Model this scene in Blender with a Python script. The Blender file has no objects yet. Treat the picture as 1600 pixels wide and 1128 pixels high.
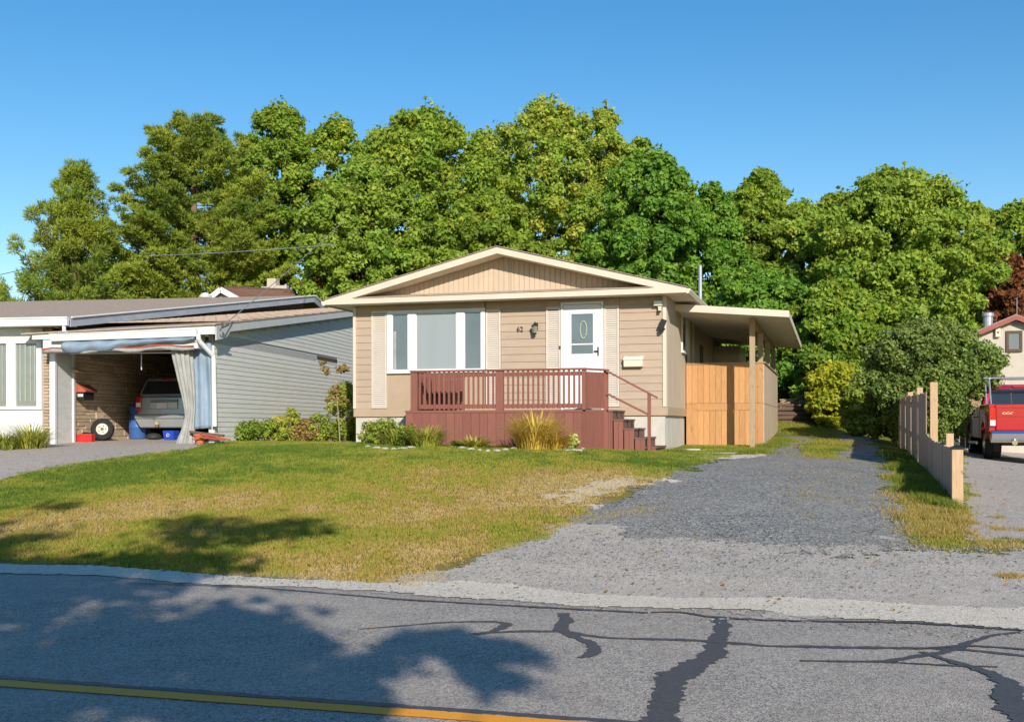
import bpy, bmesh, math, random
import numpy as np
from mathutils import Vector, Matrix
R = math.radians
scene = bpy.context.scene
COL = scene.collection
# ------------------------------------------------------------ camera, sky, sun, exposure
CAMZ, FPX, CX, HY, ROLL = 1.45, 1750.0, 800.0, 664.2, 0.0024
cd = bpy.data.cameras.new('camera'); cam = bpy.data.objects.new('camera', cd); COL.objects.link(cam)
cd.sensor_width = 36; cd.lens = FPX / 1600 * 36; cd.shift_y = (HY - 564) / 1600; cd.clip_start = .1; cd.clip_end = 4000
_m = Matrix(((1, ROLL, 0), (0, 0, -1), (-ROLL, 1, 0))).to_4x4(); _m.translation = (0, 0, CAMZ)
cam.matrix_world = _m
scene.camera = cam
SUN_EL, SUN_AZ = R(24.5), math.atan2(.20, -.98)          # azimuth measured from +Y towards +X
w = bpy.data.worlds.new('World'); scene.world = w; w.use_nodes = True
nt = w.node_tree; bg = nt.nodes['Background']
sky = nt.nodes.new('ShaderNodeTexSky'); sky.sky_type = 'NISHITA'; sky.sun_disc = False
sky.sun_elevation = SUN_EL; sky.sun_rotation = SUN_AZ
sky.altitude = 200; sky.air_density = 1.1; sky.dust_density = .25; sky.ozone_density = 2.2
hs = nt.nodes.new('ShaderNodeHueSaturation'); hs.inputs['Saturation'].default_value = 1.38
nt.links.new(sky.outputs[0], hs.inputs['Color']); nt.links.new(hs.outputs[0], bg.inputs[0]); bg.inputs[1].default_value = .12
sl = bpy.data.lights.new('sun', 'SUN'); sl.energy = 4.6; sl.angle = R(.55); sl.color = (1, .93, .82)
so = bpy.data.objects.new('sun', sl); COL.objects.link(so)
sd = Vector((math.sin(SUN_AZ) * math.cos(SUN_EL), math.cos(SUN_AZ) * math.cos(SUN_EL), math.sin(SUN_EL)))
so.rotation_euler = sd.to_track_quat('Z', 'Y').to_euler(); so.location = (5, -20, 30)
scene.view_settings.view_transform = 'Standard'; scene.view_settings.look = 'None'
scene.view_settings.exposure = .25; scene.view_settings.gamma = 1
scene.cycles.max_bounces = 6; scene.cycles.transparent_max_bounces = 6

# ------------------------------------------------------------ pixel rays, ground height
def ray(px, py):
    xc = (px - CX) / FPX; yc = -(py - HY) / FPX
    return Vector((xc + ROLL * yc, 1, yc - ROLL * xc))
def at(px, py, Y):
    d = ray(px, py); return Vector((d.x * Y, Y, CAMZ + d.z * Y))
def horizon(px): return HY - ROLL * (px - CX)

def yedge(x):                                   # far edge of the road
    return np.interp(x, [-60, -5.3, -.545, 3.72, 60], [11.6 + 54.7 * .43, 11.6, 9.54, 8.13, 8.13 - 56.3 * .2])
CT = np.array([(-12, 15, .05), (-12, 20, .5), (-12, 27, 1.0), (-12, 40, 1.1), (-7, 12.6, .02), (-7, 19, .5), (-7, 26, 1.02), (-7, 38, 1.2),
    (-3, 11, .02), (-3, 18, .56), (-3, 23.5, .98), (-3.9, 27.5, 1.02), (0, 9.7, 0), (0, 16, .46), (0, 22.5, .96), (3.2, 8.6, 0), (2.6, 15, .44),
    (3, 22, .84), (3.5, 25.4, .86), (4.8, 19.5, .68), (5.5, 25, .84), (6.2, 28, .92), (8, 33, 1.12), (9, 38, 1.45), (9.5, 45, 1.95), (5, 9.5, .03), (4.5, 12, .17),
    (5.9, 14.8, .34), (7.3, 20, .62), (9.4, 26, .82), (10.8, 31, .92), (9, 15, .34), (10, 20, .40), (12.5, 28, .42), (14.5, 34, .5), (18, 28, .42), (18, 36, .5),
    (0, 34, 1.1), (0, 45, 1.6), (-12, 50, 1.6), (14, 45, 1.6), (25, 45, 1.6), (-25, 45, 1.5), (-25, 27, 1.0), (25, 20, .4), (-25, 22, .3), (8, 9, .05), (-18, 60, 3), (18, 60, 3.2), (0, 60, 3)], float)
def _U(r2): return np.where(r2 > 1e-9, r2 * np.log(r2 + 1e-12), 0)
_n = len(CT); _A = np.zeros((_n + 3, _n + 3))
_d = ((CT[:, None, :2] - CT[None, :, :2]) ** 2).sum(2); _A[:_n, :_n] = _U(_d) + np.eye(_n) * 2.0
_A[:_n, _n] = 1; _A[:_n, _n + 1:] = CT[:, :2]; _A[_n, :_n] = 1; _A[_n + 1:, :_n] = CT[:, :2].T
_W = np.linalg.solve(_A, np.concatenate([CT[:, 2], [0, 0, 0]]))
def ground(x, y):
    x = np.asarray(x, float); y = np.asarray(y, float); sh = x.shape; x = x.ravel(); y = y.ravel()
    xc = np.clip(x, -25, 25); yc = np.clip(y, 0, 60); out = np.empty(len(x))
    for i in range(0, len(x), 50000):
        a = xc[i:i + 50000]; b = yc[i:i + 50000]
        d = (a[:, None] - CT[:, 0]) ** 2 + (b[:, None] - CT[:, 1]) ** 2
        out[i:i + 50000] = _U(d) @ _W[:_n] + _W[_n] + a * _W[_n + 1] + b * _W[_n + 2]
    t = np.clip((y - yedge(x)) / 1.6, 0, 1); t = t * t * (3 - 2 * t)
    return (np.maximum(out, -.02) * t).reshape(sh)
def gz(x, y): return float(ground([x], [y])[0])
def gp(px, py):                                 # the point of the ground that a pixel shows
    d = ray(px, py); Y = np.arange(3.5, 70, .05)
    z = CAMZ + d.z * Y; g = ground(d.x * Y, Y); k = np.nonzero(z <= g)[0]
    y = Y[k[0]] if len(k) else 60
    return (d.x * y, y)
def _h(ix, iy, seed):
    n = (ix * 374761393 + iy * 668265263 + seed * 974634777) & 0x7fffffff
    n = ((n ^ (n >> 13)) * 1274126177) & 0x7fffffff
    return ((n ^ (n >> 16)) & 0xffff) / 65535.0
def vnoise(x, y, s, seed=0):
    x = np.asarray(x) * s; y = np.asarray(y) * s
    ix = np.floor(x).astype(np.int64); iy = np.floor(y).astype(np.int64); fx = x - ix; fy = y - iy
    fx = fx * fx * (3 - 2 * fx); fy = fy * fy * (3 - 2 * fy)
    return (_h(ix, iy, seed) * (1 - fx) + _h(ix + 1, iy, seed) * fx) * (1 - fy) + (_h(ix, iy + 1, seed) * (1 - fx) + _h(ix + 1, iy + 1, seed) * fx) * fy
def inpoly(x, y, P):
    P = np.asarray(P); ins = np.zeros(np.shape(x), bool); j = len(P) - 1
    for i in range(len(P)):
        xi, yi = P[i]; xj, yj = P[j]
        c = ((yi > y) != (yj > y)) & (x < (xj - xi) * (y - yi) / (yj - yi + 1e-12) + xi)
        ins ^= c; j = i
    return ins

# ------------------------------------------------------------ materials
class NT:
    def __init__(s, name):
        s.m = bpy.data.materials.new(name); s.m.use_nodes = True; s.t = s.m.node_tree
        s.p = s.t.nodes['Principled BSDF']; s.out = s.t.nodes['Material Output']
        s.geo = s.n('ShaderNodeNewGeometry')
    def n(s, k, **kw):
        o = s.t.nodes.new(k)
        for a, b in kw.items(): setattr(o, a, b)
        return o
    def l(s, a, b): s.t.links.new(a, b)
    def noise(s, scale, detail=4, rough=.6, stretch=(1, 1, 1), rot=0):
        mp = s.n('ShaderNodeMapping'); mp.inputs['Scale'].default_value = stretch; mp.inputs['Rotation'].default_value = (0, 0, rot)
        s.l(s.geo.outputs['Position'], mp.inputs[0])
        q = s.n('ShaderNodeTexNoise'); q.inputs['Scale'].default_value = scale; q.inputs['Detail'].default_value = detail; q.inputs['Roughness'].default_value = rough
        s.l(mp.outputs[0], q.inputs['Vector']); return q.outputs[0]
    def ramp(s, src, stops):
        r = s.n('ShaderNodeValToRGB'); e = r.color_ramp.elements
        while len(e) < len(stops): e.new(.5)
        for k, (p, c) in enumerate(stops):
            e[k].position = p; e[k].color = (c if hasattr(c, '__len__') else (c, c, c)) + (() if hasattr(c, '__len__') and len(c) == 4 else (1,)) if not hasattr(c, '__len__') or len(c) == 3 else c
        s.l(src, r.inputs[0]); return r.outputs[0]
    def mix(s, f, a, b, mode='MIX'):
        q = s.n('ShaderNodeMix', data_type='RGBA', blend_type=mode)
        for sock, v in ((q.inputs[0], f), (q.inputs[6], a), (q.inputs[7], b)):
            if isinstance(v, bpy.types.NodeSocket): s.l(v, sock)
            elif hasattr(v, '__len__'): sock.default_value = tuple(v) + (1,)
            else: sock.default_value = v
        return q.outputs[2]
    def bump(s, h, strength=.3, dist=.01):
        b = s.n('ShaderNodeBump'); b.inputs['Strength'].default_value = strength; b.inputs['Distance'].default_value = dist
        s.l(h, b.inputs['Height']); s.l(b.outputs[0], s.p.inputs['Normal'])
def mat(name, col, rough=.7, var=.18, scale=3, stretch=(1, 1, 1), bump=.0, bscale=40, metal=0, spec=.3, rnd=0., dirt=None, coat=0):
    k = NT(name); a = tuple(c * (1 - var) for c in col); b = tuple(min(1, c * (1 + var * .7)) for c in col)
    f = k.ramp(k.noise(scale, 6, .65, stretch), [(.3, 0.), (.7, 1.)])
    c = k.mix(f, a, b)
    if rnd:
        oi = k.n('ShaderNodeObjectInfo'); r = k.ramp(oi.outputs['Random'], [(0, 1 - rnd), (1, 1 + rnd)])
        c = k.mix(1, c, r, 'MULTIPLY')
    if dirt:
        c = k.mix(k.ramp(k.noise(1.3, 6, .7, stretch), [(.5, 0.), (.72, .6)]), c, dirt)
    k.l(c, k.p.inputs['Base Color']); k.p.inputs['Roughness'].default_value = rough; k.p.inputs['Metallic'].default_value = metal
    k.p.inputs['Specular IOR Level'].default_value = spec
    if coat: k.p.inputs['Coat Weight'].default_value = coat; k.p.inputs['Coat Roughness'].default_value = .06
    if bump: k.bump(k.noise(bscale, 5, .6, stretch), bump, .01)
    return k.m
def glass(name, tint, rough=.04):
    k = NT(name); f = k.ramp(k.noise(1.2, 3), [(.3, 0.), (.8, 1.)])
    k.l(k.mix(f, tuple(c * .7 for c in tint), tint), k.p.inputs['Base Color'])
    k.p.inputs['Roughness'].default_value = rough; k.p.inputs['Specular IOR Level'].default_value = .8; k.p.inputs['Coat Weight'].default_value = .6; k.p.inputs['Coat Roughness'].default_value = .02
    return k.m
def wood(name, a, b, rnd=.12, st=(9, 9, .7), rough=.75, knots=True):
    k = NT(name); f = k.ramp(k.noise(6, 7, .7, st), [(.3, 0.), (.7, 1.)])
    c = k.mix(f, a, b)
    if knots:
        c = k.mix(k.ramp(k.noise(9, 2, .5, (1, 1, .5)), [(.68, 0.), (.76, .55)]), c, tuple(x * .45 for x in a))
    oi = k.n('ShaderNodeObjectInfo'); c = k.mix(1, c, k.ramp(oi.outputs['Random'], [(0, 1 - rnd), (1, 1 + rnd)]), 'MULTIPLY')
    k.l(c, k.p.inputs['Base Color']); k.p.inputs['Roughness'].default_value = rough; k.bump(k.noise(12, 6, .7, st), .35, .006)
    return k.m
def leafmat(name, stops, trans=.35, patch=None):
    g_ = 1.46; stops = [(p, tuple(min(.8, x * g_) for x in q)) for p, q in stops]; patch = patch and tuple(min(.8, x * g_) for x in patch)
    k = NT(name); at_ = k.n('ShaderNodeAttribute', attribute_name='tint')
    c = k.ramp(at_.outputs['Fac'], stops)
    c = k.mix(k.ramp(k.noise(.5, 3), [(.35, 0.), (.7, .5)]), c, patch or tuple(x * .8 for x in stops[-1][1][:3]))
    k.l(c, k.p.inputs['Base Color']); k.p.inputs['Roughness'].default_value = .55; k.p.inputs['Specular IOR Level'].default_value = .25
    tr = k.n('ShaderNodeBsdfTranslucent'); k.l(c, tr.inputs[0]); ms = k.n('ShaderNodeMixShader'); ms.inputs[0].default_value = trans
    k.l(k.p.outputs[0], ms.inputs[1]); k.l(tr.outputs[0], ms.inputs[2]); k.l(ms.outputs[0], k.out.inputs[0])
    return k.m
def asphalt(name, base, stone, warm, patchy=.25, fine=95, crack=False):
    k = NT(name)
    v = k.n('ShaderNodeTexVoronoi'); v.inputs['Scale'].default_value = fine; k.l(k.geo.outputs['Position'], v.inputs['Vector'])
    v2 = k.n('ShaderNodeTexVoronoi'); v2.inputs['Scale'].default_value = fine * .42; k.l(k.geo.outputs['Position'], v2.inputs['Vector'])
    bw = k.n('ShaderNodeRGBToBW'); k.l(v.outputs['Color'], bw.inputs[0]); bw2 = k.n('ShaderNodeRGBToBW'); k.l(v2.outputs['Color'], bw2.inputs[0])
    mid = tuple((x + y) / 2 for x, y in zip(base, stone)); dk = tuple(x * .55 for x in base)
    sp = k.ramp(bw.outputs[0], [(.15, dk), (.36, base), (.50, mid), (.85, stone)])
    sp = k.mix(.18, sp, k.ramp(bw2.outputs[0], [(.25, dk), (.5, mid), (.72, stone)]))
    sp = k.mix(k.ramp(k.noise(.6, 5, .6), [(.35, 0.), (.7, patchy)]), sp, warm)
    sp = k.mix(k.ramp(k.noise(2.3, 6, .7), [(.35, 0.), (.75, .35)]), sp, tuple(x * .75 for x in base))
    k.l(sp, k.p.inputs['Base Color']); k.p.inputs['Roughness'].default_value = .85; k.p.inputs['Specular IOR Level'].default_value = .25
    k.bump(v.outputs['Distance'], .6, .008)
    return k.m
M = {}
M['siding'] = mat('tan_siding', (.43, .325, .238), .6, .07, 2, (1, 1, 6), .1, 60, rnd=.04)
M['tanpanel'] = mat('tan_panel', (.44, .325, .225), .7, .07, 3, (1, 1, 1), .1)
M['sidepanel'] = mat('greige_panel', (.46, .38, .29), .7, .1, 4, (1, 1, .3), .15, dirt=(.36, .30, .24))
M['cream'] = mat('cream_metal', (.66, .56, .44), .5, .06, 2)
M['creamS'] = mat('cream_shutter', (.60, .525, .45), .6, .05, 4)
M['white'] = mat('white_paint', (.70, .70, .69), .45, .04, 3)
M['whitedirty'] = mat('weathered_white_metal', (.66, .66, .64), .5, .1, 3, (1, 1, 3), dirt=(.42, .41, .38))
M['soffit'] = mat('cream_soffit', (.80, .73, .58), .6, .10, 3, dirt=(.62, .54, .38))
M['shingle'] = mat('brown_shingle', (.33, .255, .20), .9, .35, 9, (1, 1, 1), .5, 60)
M['shingle2'] = mat('grey_brown_shingle', (.43, .325, .25), .9, .28, 7, (1, 1, 1), .5, 60)
M['concrete'] = mat('pale_concrete', (.56, .53, .46), .85, .12, 3, (1, 1, .4), .2, 30, dirt=(.42, .40, .36))
M['red'] = wood('red_stained_wood', (.195, .066, .046), (.265, .10, .072), .08, knots=False)
M['reddark'] = wood('worn_red_tread', (.12, .055, .045), (.20, .11, .09), .08, (1, 9, 9), knots=False)
M['cedar'] = wood('fresh_cedar', (.41, .20, .072), (.58, .31, .125), .10)
M['cedarold'] = wood('weathered_cedar', (.42, .31, .21), (.60, .46, .33), .12)
M['fence'] = wood('grey_fence_wood', (.33, .24, .175), (.52, .38, .28), .16)
M['postwood'] = wood('pressure_treated_post', (.30, .21, .13), (.45, .33, .2), .1)
M['postor'] = wood('orange_post', (.42, .26, .14), (.60, .41, .245), .05)
M['dark'] = mat('black_metal', (.02, .02, .02), .4, .2, 4)
M['rubber'] = mat('black_rubber', (.018, .018, .019), .8, .3, 9)
M['plastic'] = mat('dark_plastic', (.035, .037, .04), .6, .2, 5)
M['glass'] = glass('window_glass_grey', (.14, .17, .19))
M['curtain'] = mat('grey_curtain', (.30, .33, .34), .8, .12, 6, (6, 6, .15))
M['glassdark'] = glass('dark_glass', (.025, .03, .035))
M['galv'] = mat('galvanised_steel', (.45, .47, .49), .4, .15, 5, metal=.6)
M['greymetal'] = mat('grey_fascia_metal', (.30, .33, .38), .5, .12, 3, (1, 1, 3), dirt=(.42, .44, .46))
M['greysiding'] = mat('pale_grey_siding', (.70, .70, .65), .6, .07, 2, (1, 1, 6), .1, rnd=.03, dirt=(.64, .60, .55))
M['greyrake'] = mat('pale_grey_board', (.56, .57, .56), .6, .08, 3)
M['stone'] = mat('tan_limestone', (.58, .44, .30), .85, .25, 9, (1, 1, 2), .6, 26, rnd=.16)
M['mortar'] = mat('mortar', (.20, .16, .12), .9, .2, 8, bump=.4)
M['brick'] = mat('tan_brick', (.42, .31, .22), .85, .15, 20, rnd=.15, bump=.2)
M['tarpblue'] = mat('blue_tarp', (.22, .29, .37), .55, .25, 2.5, (1, 1, .6), .5, 10, dirt=(.30, .38, .47))
M['tarpgrey'] = mat('silver_tarp', (.34, .335, .31), .5, .25, 7, (1, 1, .5), .7, 16)
M['bluep'] = mat('blue_plastic', (.05, .13, .38), .45, .12, 3)
M['bluebin'] = mat('bright_blue_plastic', (.02, .07, .45), .45, .12, 3)
M['redp'] = mat('red_paint', (.55, .03, .025), .45, .15, 5)
M['redmail'] = mat('faded_red_metal', (.42, .10, .06), .5, .2, 5)
M['silver'] = mat('silver_car_paint', (.33, .34, .34), .28, .05, 2, metal=.45, coat=.7)
M['cargrey'] = mat('grey_bumper_plastic', (.24, .25, .25), .5, .08, 3)
M['truckred'] = mat('bright_red_paint', (.40, .008, .018), .28, .05, 2, coat=.8)
M['truckside'] = mat('shaded_red_paint', (.13, .012, .016), .12, .1, 2, coat=1.0)  # truck red darkened as its shaded side; no part uses it
M['chrome'] = mat('chrome', (.75, .75, .76), .12, .03, 3, metal=1)
M['lampred'] = mat('red_lens', (.5, .01, .015), .15, .2, 12, coat=.6)
M['lampwhite'] = mat('clear_lens', (.75, .7, .68), .15, .05, 9, coat=.6)
M['stucco'] = mat('cream_stucco', (.52, .46, .38), .9, .10, 3, bump=.5, bscale=25, dirt=(.48, .42, .34))
M['redroof'] = mat('red_metal_roof', (.30, .09, .07), .6, .15, 3)
M['brownwood'] = mat('brown_window_wood', (.10, .07, .05), .7, .2, 6)
M['terracotta'] = mat('terracotta', (.48, .15, .07), .8, .2, 6)
M['bark'] = mat('grey_bark', (.11, .085, .065), .95, .35, 5, (3, 3, .5), .9, 12)
M['pinebark'] = mat('orange_pine_bark', (.24, .15, .10), .95, .35, 5, (3, 3, .6), .9, 12)
M['twig'] = mat('pale_stem', (.33, .25, .15), .9, .2, 9)
M['rock'] = mat('pale_edging_stone', (.50, .46, .39), .9, .2, 9, bump=.5)
M['log'] = mat('old_grey_brown_log', (.14, .09, .06), .95, .3, 6, (1, 1, 6), .8, 14)
M['yellowline'] = NT('yellow_road_paint')
_k = M['yellowline']; _c = _k.mix(_k.ramp(_k.noise(60, 5, .8), [(.5, 0.), (.62, .55)]), (.98, .37, .012), (.55, .30, .06)); _k.l(_c, _k.p.inputs['Base Color']); _k.p.inputs['Roughness'].default_value = .7; M['yellowline'] = _k.m
M['tar'] = mat('crack_sealant_tar', (.085, .078, .078), .5, .3, 30, bump=.3, bscale=90)
M['road'] = asphalt('road_asphalt', (.23, .20, .175), (.66, .58, .50), (.54, .46, .385), .45, 105)
M['apron'] = asphalt('apron_asphalt', (.32, .28, .24), (.74, .65, .555), (.62, .53, .44), .55, 85)
M['drive2'] = asphalt('neighbour_asphalt', (.36, .31, .265), (.62, .54, .46), (.52, .43, .365), .5, 60)
M['gravel'] = asphalt('blue_grey_gravel', (.115, .112, .106), (.48, .46, .42), (.38, .34, .28), .40, 52)
M['sand'] = asphalt('sandy_grit', (.66, .56, .44), (.90, .80, .66), (.72, .62, .50), .5, 70)
GR = [(0, (.09, .145, .02)), (.3, (.20, .225, .032)), (.55, (.28, .255, .042)), (.78, (.33, .235, .068)), (1, (.42, .31, .13))]
k = NT('lawn_soil'); a_ = k.n('ShaderNodeAttribute', attribute_name='tint')
c = k.ramp(a_.outputs['Fac'], GR); c = k.mix(k.ramp(k.noise(28, 6, .8), [(.35, 0.), (.68, .5)]), c, (.15, .14, .045)); c = k.mix(k.ramp(k.noise(5, 6, .75), [(.42, 0.), (.75, .4)]), c, (.23, .21, .05))
k.l(c, k.p.inputs['Base Color']); k.p.inputs['Roughness'].default_value = .95; k.p.inputs['Specular IOR Level'].default_value = .1; k.bump(k.noise(45, 6, .8), .8, .02)
M['lawn'] = k.m
k = NT('grass_blade'); a_ = k.n('ShaderNodeAttribute', attribute_name='tint')
c = k.ramp(a_.outputs['Fac'], [(p, tuple(x * 1.3 for x in q)) for p, q in GR]); k.l(c, k.p.inputs['Base Color']); k.p.inputs['Roughness'].default_value = .7; k.p.inputs['Specular IOR Level'].default_value = .15
tr = k.n('ShaderNodeBsdfTranslucent'); k.l(c, tr.inputs[0]); ms = k.n('ShaderNodeMixShader'); ms.inputs[0].default_value = .35
k.l(k.p.outputs[0], ms.inputs[1]); k.l(tr.outputs[0], ms.inputs[2]); k.l(ms.outputs[0], k.out.inputs[0]); M['blade'] = k.m

# ------------------------------------------------------------ mesh helpers
def tag(o, label=None, cat=None, group=None, kind=None):
    if label: o['label'] = label
    if cat: o['category'] = cat
    if group: o['group'] = group
    if kind: o['kind'] = kind
    return o
def link(name, me, mt=None, parent=None):
    o = bpy.data.objects.new(name, me); COL.objects.link(o)
    if mt is not None and me is not None and not me.materials: me.materials.append(mt)
    if parent is not None: o.parent = parent
    return o
class MB:
    def __init__(s): s.v = []; s.f = []
    def add(s, vs, fs):
        b = len(s.v); s.v += [tuple(v) for v in vs]; s.f += [tuple(i + b for i in f) for f in fs]; return s
    def box(s, x0, x1, y0, y1, z0, z1):
        return s.hexa([(x0, y0, z0), (x1, y0, z0), (x1, y1, z0), (x0, y1, z0), (x0, y0, z1), (x1, y0, z1), (x1, y1, z1), (x0, y1, z1)])
    def hexa(s, p): return s.add(p, [(0, 3, 2, 1), (4, 5, 6, 7), (0, 1, 5, 4), (1, 2, 6, 5), (2, 3, 7, 6), (3, 0, 4, 7)])
    def prism(s, poly, axis, a, b):          # poly of 2D points; axis 'x': (y,z), 'y': (x,z), 'z': (x,y)
        n = len(poly)
        def P(q, t): return {'x': (t, q[0], q[1]), 'y': (q[0], t, q[1]), 'z': (q[0], q[1], t)}[axis]
        vs = [P(q, a) for q in poly] + [P(q, b) for q in poly]
        fs = [tuple(range(n)), tuple(reversed(range(n, 2 * n)))] + [(i, i + n, (i + 1) % n + n, (i + 1) % n) for i in range(n)]
        return s.add(vs, fs)
    def beam(s, a, b, w, h, up=(0, 0, 1)):
        a = Vector(a); b = Vector(b); d = (b - a).normalized(); sx = d.cross(Vector(up)).normalized() * w / 2; sz = sx.normalized().cross(d) * h / 2
        p = [a - sx - sz, a + sx - sz, b + sx - sz, b - sx - sz, a - sx + sz, a + sx + sz, b + sx + sz, b - sx + sz]
        return s.hexa(p)
    def tube(s, pts, rad, n=8):
        pts = [Vector(p) for p in pts]; rad = rad if hasattr(rad, '__len__') else [rad] * len(pts); b = len(s.v); rings = []
        for i, p in enumerate(pts):
            d = (pts[min(i + 1, len(pts) - 1)] - pts[max(i - 1, 0)]).normalized()
            u = d.cross(Vector((.13, .27, .95)) if abs(d.z) < .9 else Vector((1, .1, 0))).normalized(); v = d.cross(u)
            rings.append(len(s.v))
            for k in range(n):
                t = 2 * math.pi * k / n; s.v.append(tuple(p + (u * math.cos(t) + v * math.sin(t)) * rad[i]))
        for i in range(len(pts) - 1):
            for k in range(n):
                s.f.append((rings[i] + k, rings[i] + (k + 1) % n, rings[i + 1] + (k + 1) % n, rings[i + 1] + k))
        s.f.append(tuple(rings[0] + k for k in reversed(range(n)))); s.f.append(tuple(rings[-1] + k for k in range(n)))
        return s
    def lathe(s, prof, n=24, c=(0, 0, 0), axis='z'):
        b = len(s.v); m = len(prof)
        for r, h in prof:
            for k in range(n):
                t = 2 * math.pi * k / n; x, y = r * math.cos(t), r * math.sin(t)
                p = {'z': (x, y, h), 'y': (x, h, y), 'x': (h, x, y)}[axis]
                s.v.append((p[0] + c[0], p[1] + c[1], p[2] + c[2]))
        for i in range(m - 1):
            for k in range(n): s.f.append((b + i * n + k, b + i * n + (k + 1) % n, b + (i + 1) * n + (k + 1) % n, b + (i + 1) * n + k))
        s.f.append(tuple(b + k for k in range(n))); s.f.append(tuple(b + (m - 1) * n + k for k in range(n)))
        return s
    def build(s, name, mt, parent=None, bevel=0, smooth=False, seg=2):
        me = bpy.data.meshes.new(name); me.from_pydata(s.v, [], s.f)
        bm = bmesh.new(); bm.from_mesh(me); bmesh.ops.recalc_face_normals(bm, faces=bm.faces[:]); bm.to_mesh(me); bm.free()
        o = link(name, me, mt, parent)
        if smooth: me.polygons.foreach_set('use_smooth', [True] * len(me.polygons))
        if bevel:
            md = o.modifiers.new('bevel', 'BEVEL'); md.width = bevel; md.segments = seg; md.limit_method = 'ANGLE'; md.angle_limit = R(35)
        return o
def empty(name, x, y, z, rz=0):
    o = bpy.data.objects.new(name, None); COL.objects.link(o); o.location = (x, y, z); o.rotation_euler.z = rz; o.empty_display_size = .3; return o
_unit = {}
def unit(mt, kind='box'):                     # shared unit meshes, one per material
    key = (mt.name, kind)
    if key not in _unit:
        b = MB()
        if kind == 'box': b.box(0, 1, 0, 1, 0, 1)
        elif kind == 'lap': b.hexa([(0, 0, 0), (1, 0, 0), (1, 1, 0), (0, 1, 0), (0, .30, 1), (1, .30, 1), (1, 1, 1), (0, 1, 1)])       # thick foot, faces -y
        elif kind == 'lapx': b.hexa([(0, 0, 0), (1, 0, 0), (1, 1, 0), (0, 1, 0), (0, 0, 1), (.6, 0, 1), (.6, 1, 1), (0, 1, 1)])  # thick foot, faces +x
        me = bpy.data.meshes.new(kind + '_piece'); me.from_pydata(b.v, [], b.f); me.materials.append(mt); _unit[key] = me
    return _unit[key]
def piece(name, mt, parent, x0, x1, y0, y1, z0, z1, kind='box'):
    o = link(name, unit(mt, kind), None, parent); o.location = (x0, y0, z0); o.scale = (x1 - x0, y1 - y0, z1 - z0); return o
class Frame:
    def __init__(s, name, x, y, rot, base):
        s.rot = rot; s.o = Vector((x, y, base)); s.root = empty(name, x, y, base, rot)
        s.inv = Matrix.Rotation(-rot, 3, 'Z')
    def hit(s, px, py, yl):                   # pixel ray against the local plane y = yl -> (x, z)
        o = s.inv @ (Vector((0, 0, CAMZ)) - s.o); d = s.inv @ ray(px, py); t = (yl - o.y) / d.y; p = o + d * t; return p.x, p.z
    def hitx(s, px, py, xl):                  # against x = xl -> (y, z)
        o = s.inv @ (Vector((0, 0, CAMZ)) - s.o); d = s.inv @ ray(px, py); t = (xl - o.x) / d.x; p = o + d * t; return p.y, p.z
    def world(s, p): return s.o + Matrix.Rotation(s.rot, 3, 'Z') @ Vector(p)
    def rect(s, x0, y0, x1, y1, yl):          # pixel box on plane -> x0,x1,z0,z1
        a, zt = s.hit(x0, y0, yl); b, zb = s.hit(x1, y1, yl); _, zt2 = s.hit(x1, y0, yl); _, zb2 = s.hit(x0, y1, yl)
        return a, b, (zb + zb2) / 2, (zt + zt2) / 2
def np_mesh(name, verts, faces, mt, parent=None, tint=None, kind=None):
    me = bpy.data.meshes.new(name); nv = len(verts); nf, k = faces.shape
    me.vertices.add(nv); me.vertices.foreach_set('co', np.ascontiguousarray(verts, np.float32).ravel())
    me.loops.add(nf * k); me.loops.foreach_set('vertex_index', np.ascontiguousarray(faces, np.int32).ravel())
    me.polygons.add(nf); me.polygons.foreach_set('loop_start', np.arange(0, nf * k, k, dtype=np.int32)); me.polygons.foreach_set('loop_total', np.full(nf, k, np.int32))
    me.update(calc_edges=True)
    if tint is not None:
        at_ = me.attributes.new('tint', 'FLOAT', 'POINT'); at_.data.foreach_set('value', np.ascontiguousarray(tint, np.float32))
    o = link(name, me, mt, parent)
    if kind: o['kind'] = kind
    return o

# ============================================================ THE GROUND
def PG(pts): return [gp(*p) for p in pts]
# dry patches of the lawn, (pixel x, pixel y, radius m, amount)
DRY = [(gp(px, py), r, a) for px, py, r, a in [(120, 800, 1.7, .55), (240, 792, 1.7, .5), (330, 800, 1.2, .35), (40, 830, 1.2, .3), (420, 772, .9, .3), (520, 800, .7, .25), (650, 780, 2.2, .28), (760, 820, 2.0, .35), (560, 790, 1.2, .2), (640, 880, 1.4, .42),
    (820, 790, 1.6, .4), (900, 760, 1.4, .5), (960, 758, 1.2, .5), (560, 900, 1.5, .35), (800, 725, 2.2, .3), (700, 715, 1.8, .2), (930, 722, 1.2, .2), (450, 900, 1.3, .3), (200, 880, 1.5, .2), (1440, 800, 1.3, .5), (1460, 850, 1, .6), (1290, 720, 1.5, .25)]]
GREEN = [(gp(px, py), r, a) for px, py, r, a in [(1010, 720, 1.8, .35), (180, 745, 2.2, .25), (330, 725, 2.6, .22), (460, 735, 2.4, .15), (300, 850, 1.8, .18), (600, 840, .8, .15), (1250, 660, 3, .3), (1420, 720, 1.6, .35), (560, 820, .8, .12)]]
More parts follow.
